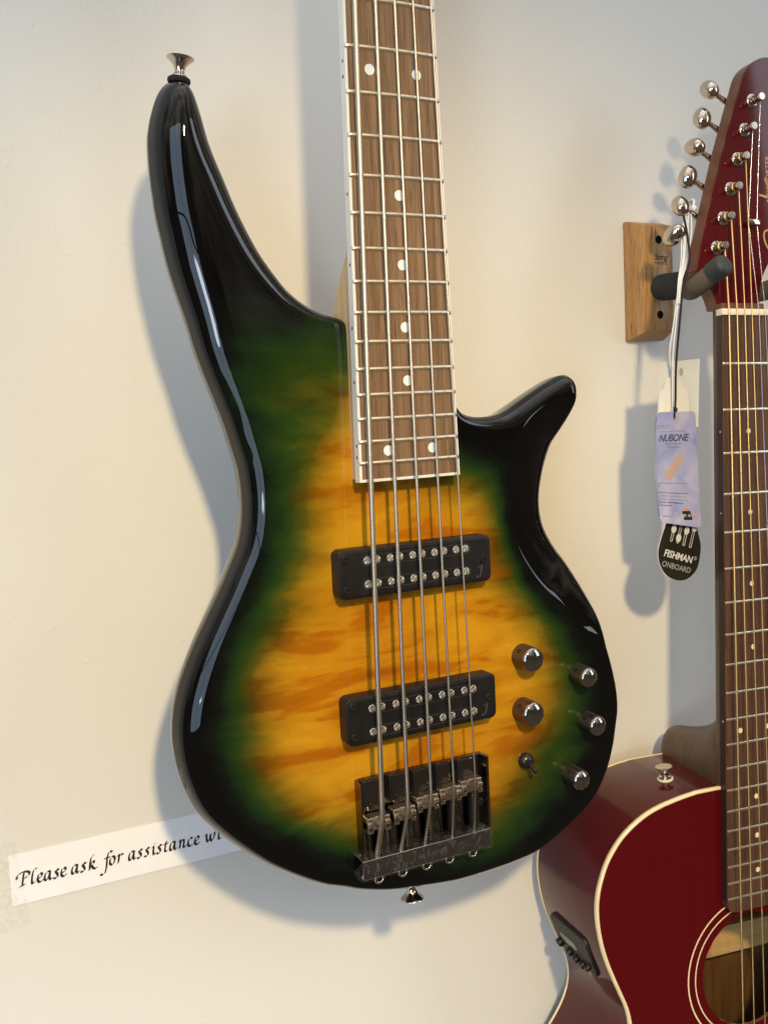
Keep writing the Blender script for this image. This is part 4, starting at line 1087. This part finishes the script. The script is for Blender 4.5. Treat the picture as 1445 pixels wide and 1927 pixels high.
# ---------------------------------------------------------------- hang tags
def sheet(fn, poly, th=0.5):
    """a card cut to the outline poly (s, t) and bent by fn(s, t) -> world; thickness away from the camera"""
    n = len(poly); gp = []
    arr = np.array(poly); lo, hi = arr.min(0), arr.max(0)
    gx, gz = np.meshgrid(np.arange(lo[0] + 2, hi[0], 5.0), np.arange(lo[1] + 2, hi[1], 5.0)); g = np.c_[gx.ravel(), gz.ravel()]
    dd, _ = dist_to(g, arr); g = g[inside(g, arr) & (dd > 1.5)]
    ar = 0.5 * np.sum(arr[:, 0] * np.roll(arr[:, 1], -1) - np.roll(arr[:, 0], -1) * arr[:, 1])
    V2, _, F2, ov, *_r = delaunay_2d_cdt([Vector(p) for p in poly] + [Vector(p) for p in g], [(i, (i + 1) % n) for i in range(n)], [tuple(range(n))[::(1 if ar > 0 else -1)]], 1, 1e-4)
    A = [np.array(fn(v[0], v[1])) for v in V2]; k = len(A)
    V = A + [a + np.array([0, th, 0]) for a in A]
    F = [tuple(f) for f in F2]
    a, b, c = [A[i] for i in F[0]]
    if np.cross(b - a, c - a)[1] > 0: F = [f[::-1] for f in F]
    F = F + [tuple(i + k for i in f[::-1]) for f in F]
    rm = [0] * n
    for new, olds in enumerate(ov):
        for o_ in olds:
            if o_ < n: rm[o_] = new
    for i in range(n):
        j = (i + 1) % n; F.append((rm[i], rm[j], rm[j] + k, rm[i] + k))
    return V, F
def printed(vf, fn, s0, t0, lift=0.12, rot=0.0):
    c, s_ = math.cos(rot), math.sin(rot)
    return [tuple(np.array(fn(s0 + c * a - s_ * b, t0 + s_ * a + c * b)) - np.array([0, lift, 0])) for a, b in vf[0]], vf[1]
def smooth_poly(pts, step=1.5): return [tuple(p) for p in smooth_path(pts, step, True)]

# white square card at the back
def fw(s, t): return (262.5 + s + 0.03 * t, 52 - 0.004 * s * s + 0.10 * s - 3.0 * max(0, (-s - 15) / 10) * max(0, (-t + 5) / 30), 248.5 + t + 0.02 * s)
wt = tag(build('price_tag', sheet(fw, [(-22, 25), (-8, 25), (23.5, 26.5), (22.5, 10), (22, -27), (0, -26), (-22, -25), (-29, -23), (-22.5, 0)]), 'card_white', None, 40), 'blank white square card hanging behind the other tags', 'tag')
build('cord', tube(smooth_path([to_world((-31, 25, 86)), (262, 40, 360), (254.5, 37, 330), (252.0, 41, 300), (253, 49, 278), (255.5, 51, 268)], 4), 0.55, 8), 'cord_white', wt, 60)
build('eyelet', ([fw(4 + 2.1 * math.cos(a), 17 + 3.2 * math.sin(a)) - np.array([0, 0.15, 0]) for a in np.linspace(0, 2 * math.pi, 24, endpoint=False)], [tuple(range(24))[::-1]]), 'ink_light_grey', wt, 180)

# cream card with a scalloped top
def fs_(s, t): return (254.2 + s, 47 + 0.05 * s, 250 + t)
sc_poly = smooth_poly([(-2, 12), (-4.5, 7.5), (-10, 6.2), (-12, 0), (-15.5, -3.5), (-16.5, -12)], 1) if False else None
sp = smooth_path([(1.0, 20), (-1.2, 19), (-2.6, 12.5), (-7.5, 9.5), (-10.2, 3.5), (-14.2, -0.5), (-15.6, -8)], 1.0)
sp2 = smooth_path([(16.4, -8), (15.2, 0), (10.6, 3.8), (8.2, 9.0), (4.2, 12.4), (2.6, 18)], 1.0)
sc_poly = [tuple(p) for p in sp] + [(-15.6, -60), (16.4, -60)] + [tuple(p) for p in sp2]
stg = tag(build('scalloped_tag', sheet(fs_, sc_poly), 'card_cream', None, 40), 'cream card with scalloped shoulders behind the blue tag', 'tag')
build('cord', tube(smooth_path([to_world((-33, 25, 87)), (258, 38, 352), (250.4, 36, 326), (248.0, 39, 300), (247.6, 43, 282), (251, 46, 270), (254.8, 46.4, 267)], 4), 0.55, 8), 'cord_white', stg, 60)

# black pick-shaped tag
ca, sa = math.cos(-0.31), math.sin(-0.31)
def fp(s, t): return (256.5 + ca * s - sa * t, 45.6 + 0.04 * s, 126.5 + sa * s + ca * t)
pk = smooth_poly([(-16.5, 29), (-2, 31), (9.5, 29), (13.5, 20), (20.5, 9), (22.6, -4), (21.0, -12), (14, -19.5), (3.5, -22.4), (-8, -20.5), (-17, -14), (-21.5, -5), (-21.8, 5), (-19.8, 18)])
pt = tag(build('black_tag', sheet(fp, pk), 'tag_black', None, 40), 'black rounded tag with white FISHMAN ONBOARD lettering, lowest of the tags', 'tag')
build('white_edge', sheet(lambda s, t: tuple(np.array(fp(s * 1.022, t * 1.022)) + np.array([0, 0.55, 0])), pk, 0.3), 'card_cream', pt, 40)
build('lettering', printed(text_vf('FISHMAN', 7.6, 0.12, 0.2, 'CENTER', 0.98), fp, -0.6, -6.6, 0.12), 'ink_white', pt, 180)
build('lettering', printed(text_vf('®', 4.2, 0, 0.05), fp, 16.2, -3.5, 0.12), 'ink_light_grey', pt, 180)
build('lettering', printed(text_vf('ONBOARD', 6.3, 0.0, 0.0, 'CENTER', 1.0), fp, 0.0, -14.6, 0.12), 'ink_light_grey', pt, 180)
for i, (s, kn, bot) in enumerate(((-11.5, 15.5, 5.6), (-4.6, 9.8, 5.4), (2.2, 17.0, 4.9), (9.6, 21.0, 4.6))):
    oa = round_rect(s, (bot + 30) / 2, 2.6, 30 - bot, 1.25, 4); ob = round_rect(s, (bot + 30) / 2, 1.5, 30 - bot - 1.1, 0.72, 4); k = len(oa)
    sl = build('slider_slot', ([tuple(np.array(fp(a, b)) - np.array([0, 0.1, 0])) for a, b in oa + ob], [(j, (j + 1) % k, k + (j + 1) % k, k + j) for j in range(k)]), 'ink_white', pt, 180)
    build('slider_knob', ([tuple(np.array(fp(s + 2.7 * math.cos(a), kn + 3.2 * math.sin(a))) - np.array([0, 0.2, 0])) for a in np.linspace(0, 2 * math.pi, 20, endpoint=False)], [tuple(range(20))]), 'ink_white', sl, 180)
build('cord', tube(smooth_path([to_world((-29, 25, 85)), (264, 41, 352), (253, 37.5, 326), (250.3, 39, 300), (250.2, 43, 270), (252, 45.5, 215), (255, 45.4, 164)], 4), 0.55, 8), 'cord_white', pt, 60)

# blue tag in front
def fb_(s, t):
    q = (45 - t) / 90.0                                  # 0 at the top, 1 at the bottom
    cx = 251.3 - 9.5 * q + 12.5 * q * q
    return (cx + s * (1 + 0.07 * q), 41.5 + 2.5 * math.sin(math.pi * q) + 0.06 * s - 0.002 * s * s, 191.5 + t + s * (-0.02 - 0.2 * q * q))
nb_ = round_rect(0, 0, 41.6, 87.5, 4.6, 5)
bt = tag(build('blue_tag', sheet(fb_, nb_), 'tag_blue', None, 40), 'pale blue curved tag with NUBONE lettering, frontmost of the tags', 'tag')
build('white_edge', sheet(lambda s, t: tuple(np.array(fb_(s + 0.35, t)) + np.array([0, 0.55, 0])), nb_, 0.4), 'card_white', bt, 40)
def pr(body, size, s, t, mat, shear=0.0, bold=0.0, al='LEFT', spc=1.0, rot=0.0):
    build('lettering', printed(text_vf(body, size, shear, bold, al, spc), fb_, s, t, 0.12, rot), mat, bt, 180)
pr('EQUIPPED WITH', 1.9, -18.5, 32.8, 'ink_grey', 0.2)
build('rule', ([tuple(np.array(fb_(a, b)) - np.array([0, .1, 0])) for a, b in ((-18.5, 31.9), (-5, 31.9), (-5, 31.6), (-18.5, 31.6))], [(0, 1, 2, 3)]), 'ink_grey', bt, 180)
pr('THE PREMIUM SYNTHETIC ALTERNATIVE', 1.35, -15, 28.4, 'ink_grey', 0.15)
pr('NUBONE', 7.6, -0.5, 21.4, 'ink_blue', 0.25, 0.16, 'CENTER', 0.92)
pr('PRECISION ENGINEERED', 1.55, 0.2, 18.8, 'ink_grey', 0.2, 0.03, 'CENTER')
pr('NUTS AND SADDLES', 1.55, 0.2, 16.4, 'ink_grey', 0.2, 0.03, 'CENTER')
bar = round_rect(0, 0, 24, 7.2, 2.6, 5); cb, sb2 = math.cos(0.80), math.sin(0.80)
build('bone_blank_print', ([tuple(np.array(fb_(1.0 + cb * a - sb2 * b, 1.5 + sb2 * a + cb * b)) - np.array([0, .1, 0])) for a, b in bar], [tuple(range(len(bar)))]), 'tag_bone', bt, 180)
rows = [('This guitar is equipped with a NuBone nut and/or', 0), ('saddle.', 0), ('', 0), ('NuBone nuts are precisely engineered down to', .012), ('the smallest detail from the radius, to each', 0), ('individual string slot and shape. This relentlessly makes', 0), ('tuning easier, optimizes playability and', .03), ('produces great tone.', .03)]
for i, (tx, bo) in enumerate(rows):
    if tx: pr(tx, 1.62 if len(tx) < 50 else 1.36, -18.6, -11.5 - i * 2.55, 'ink_grey' if not bo else 'ink_blue', 0, bo)
pr('graphtech.com', 1.6, -16.5, -38.2, 'ink_blue')
dm = [(-4, -4.2), (4.5, -3.2), (3.6, 3.6), (-4.6, 2.6)]
build('logo_block', ([tuple(np.array(fb_(8.5 + a, -35.2 + b)) - np.array([0, .08, 0])) for a, b in dm], [(0, 1, 2, 3)]), 'ink', bt, 180)
pr('graph', 3.4, 4.2, -36.4, 'ink_white', 0, .05); pr('tech', 3.4, 13.2, -36.6, 'ink_orange', 0, .05)
build('logo_flame', ([tuple(np.array(fb_(8.6 + a, -31.4 + b)) - np.array([0, .14, 0])) for a, b in ((-2, -0.8), (1.6, -0.6), (0.6, 2.0), (-0.6, 1.2))], [(0, 1, 2, 3)]), 'ink_orange', bt, 180)
hk = fb_(-1.0, 39.6)
build('eyelet', ([tuple(np.array(fb_(-1.0 + 1.2 * math.cos(a), 39.4 + 2.0 * math.sin(a))) - np.array([0, .1, 0])) for a in np.linspace(0, 2 * math.pi, 20, endpoint=False)], [tuple(range(20))]), 'ink_grey', bt, 180)
cd = build('cord', tube(smooth_path([to_world((-36, 24, 84)), (262, 36, 352), (253.4, 34.6, 324), (251.4, 36.4, 300), (250.0, 39.2, 270), (250.2, 40.6, 246), (hk[0], hk[1] - 1.0, 237), (hk[0] - 0.6, hk[1] - 0.8, 234), (hk[0], hk[1] - 0.3, 231)], 3), 0.85, 8), 'cord_black', bt, 60)
build('knot', Mesh().add(lathe([(0, -2), (1.3, -1.4), (1.6, 0), (1.2, 1.4), (0, 2)], 10, (hk[0] + 0.2, hk[1] - 1.3, 236.8), (0.3, 0, 1))).add(tube([(hk[0] - 1.5, hk[1] - 1.2, 238.5), (hk[0] + 2.0, hk[1] - 1.2, 236.3)], 0.6, 6)), 'cord_black', cd, 60)

# loops of cord knotted round the tuner shaft
lp = thing('cord_loops', 'white cord loops knotted round a tuner shaft above the tags', 'cord', to_world((-30, 25, 84)))
kx = np.array(to_world((-28, 25, 86)))
for i, (dx, dy) in enumerate(((-5, -2), (0, -3), (5, -1))):
    build('strand', tube(smooth_path([kx, kx + np.array([-6 + dx * 0.9, -3, -18]), kx + np.array([-12 + dx * 0.6, -6, -42]), (252.0 + dx * 0.3, 36.2 + dy * 0.3, 332), (250.4 + dx * 0.25, 36.5 + dy * .3, 316)], 3), 0.6, 8), 'cord_white', lp, 60)
ring = [kx + np.array([3.2 * math.cos(a) * 0.5, 4.0 * math.sin(a), 4.0 * math.cos(a)]) for a in np.linspace(0, 2 * math.pi, 18, endpoint=False)]
build('knot', Mesh().add(tube(ring, 1.0, 8, False, True)).add(tube(ring[4:] + [r_ + np.array([1.5, -.5, -1.2]) for r_ in ring[:9]], 0.9, 8)).add(lathe([(0, -2.6), (2, -1.6), (2.4, 0), (1.8, 1.6), (0, 2.4)], 12, kx + np.array([0.5, -3.6, -3]), (0.4, 0, 1))), 'cord_white', lp, 60)

# ---------------------------------------------------------------- the paper notice
sg = Mesh(); V = []; F = []
sx = np.linspace(-242.2, -40, 40)
def py(x, z): return 119.45 - 0.25 * math.sin((x + 242) / 31.0) ** 2 - 0.3 * math.exp(-((x + 120) / 25) ** 2)
rows_ = [-60.2, -43, -26.2]
V = [(x, py(x, z), z) for x in sx for z in rows_] + [(x, py(x, z) + 0.15, z) for x in sx for z in rows_]; k = len(sx) * 3
for i in range(len(sx) - 1):
    for j in range(2):
        q = (i * 3 + j, (i + 1) * 3 + j, (i + 1) * 3 + j + 1, i * 3 + j + 1); F += [q, tuple(a + k for a in q[::-1])]
    F += [(i * 3, i * 3 + k, (i + 1) * 3 + k, (i + 1) * 3), (i * 3 + 2, (i + 1) * 3 + 2, (i + 1) * 3 + 2 + k, i * 3 + 2 + k)]
F += [(0, 1, 1 + k, k), (1, 2, 2 + k, 1 + k)]
notice = tag(build('paper_notice', (V, F), 'paper', None, 40), 'white paper strip lettered Please ask for assistance, stuck on the wall', 'notice')
LET = [('P', -238.2), ('l', -230.2), ('e', -226.0), ('a', -221.6), ('s', -215.6), ('e', -211.2), ('a', -204.4), ('s', -198.4), ('k', -193.4), ('f', -184.4), ('o', -179.8), ('r', -174.6), ('a', -167.0), ('s', -161.0), ('s', -156.2), ('i', -151.2), ('s', -147.8), ('t', -143.0), ('a', -139.0), ('n', -132.4), ('c', -126.4), ('e', -121.6), ('w', -113.4), ('i', -105.2)]
Vp, Fp = pen([(c, x, -48.3) for c, x in LET], 5.9, 0.31, 38, 0.70)
build('lettering', ([(x, py(x, z) - 0.08, z) for x, z in Vp], Fp), 'ink', notice, 180)
tp = Mesh().add(([(x, 119.2 + 0.1 * math.sin(x), z) for x, z in ((-262, -16.5), (-236.5, -18.8), (-233.6, -75.5), (-250.6, -77.0), (-262, -76))], [(0, 1, 2, 3, 4)]))
build('tape_strip', ([(x, y_, z) for y_ in (119.22, 119.32) for x, z in ((-262, -16.5), (-237.5, -17.5), (-231.6, -74.6), (-250.6, -77.0), (-262, -76))], [(0, 1, 2, 3, 4), (9, 8, 7, 6, 5)]), 'sticky_tape', notice, 40)
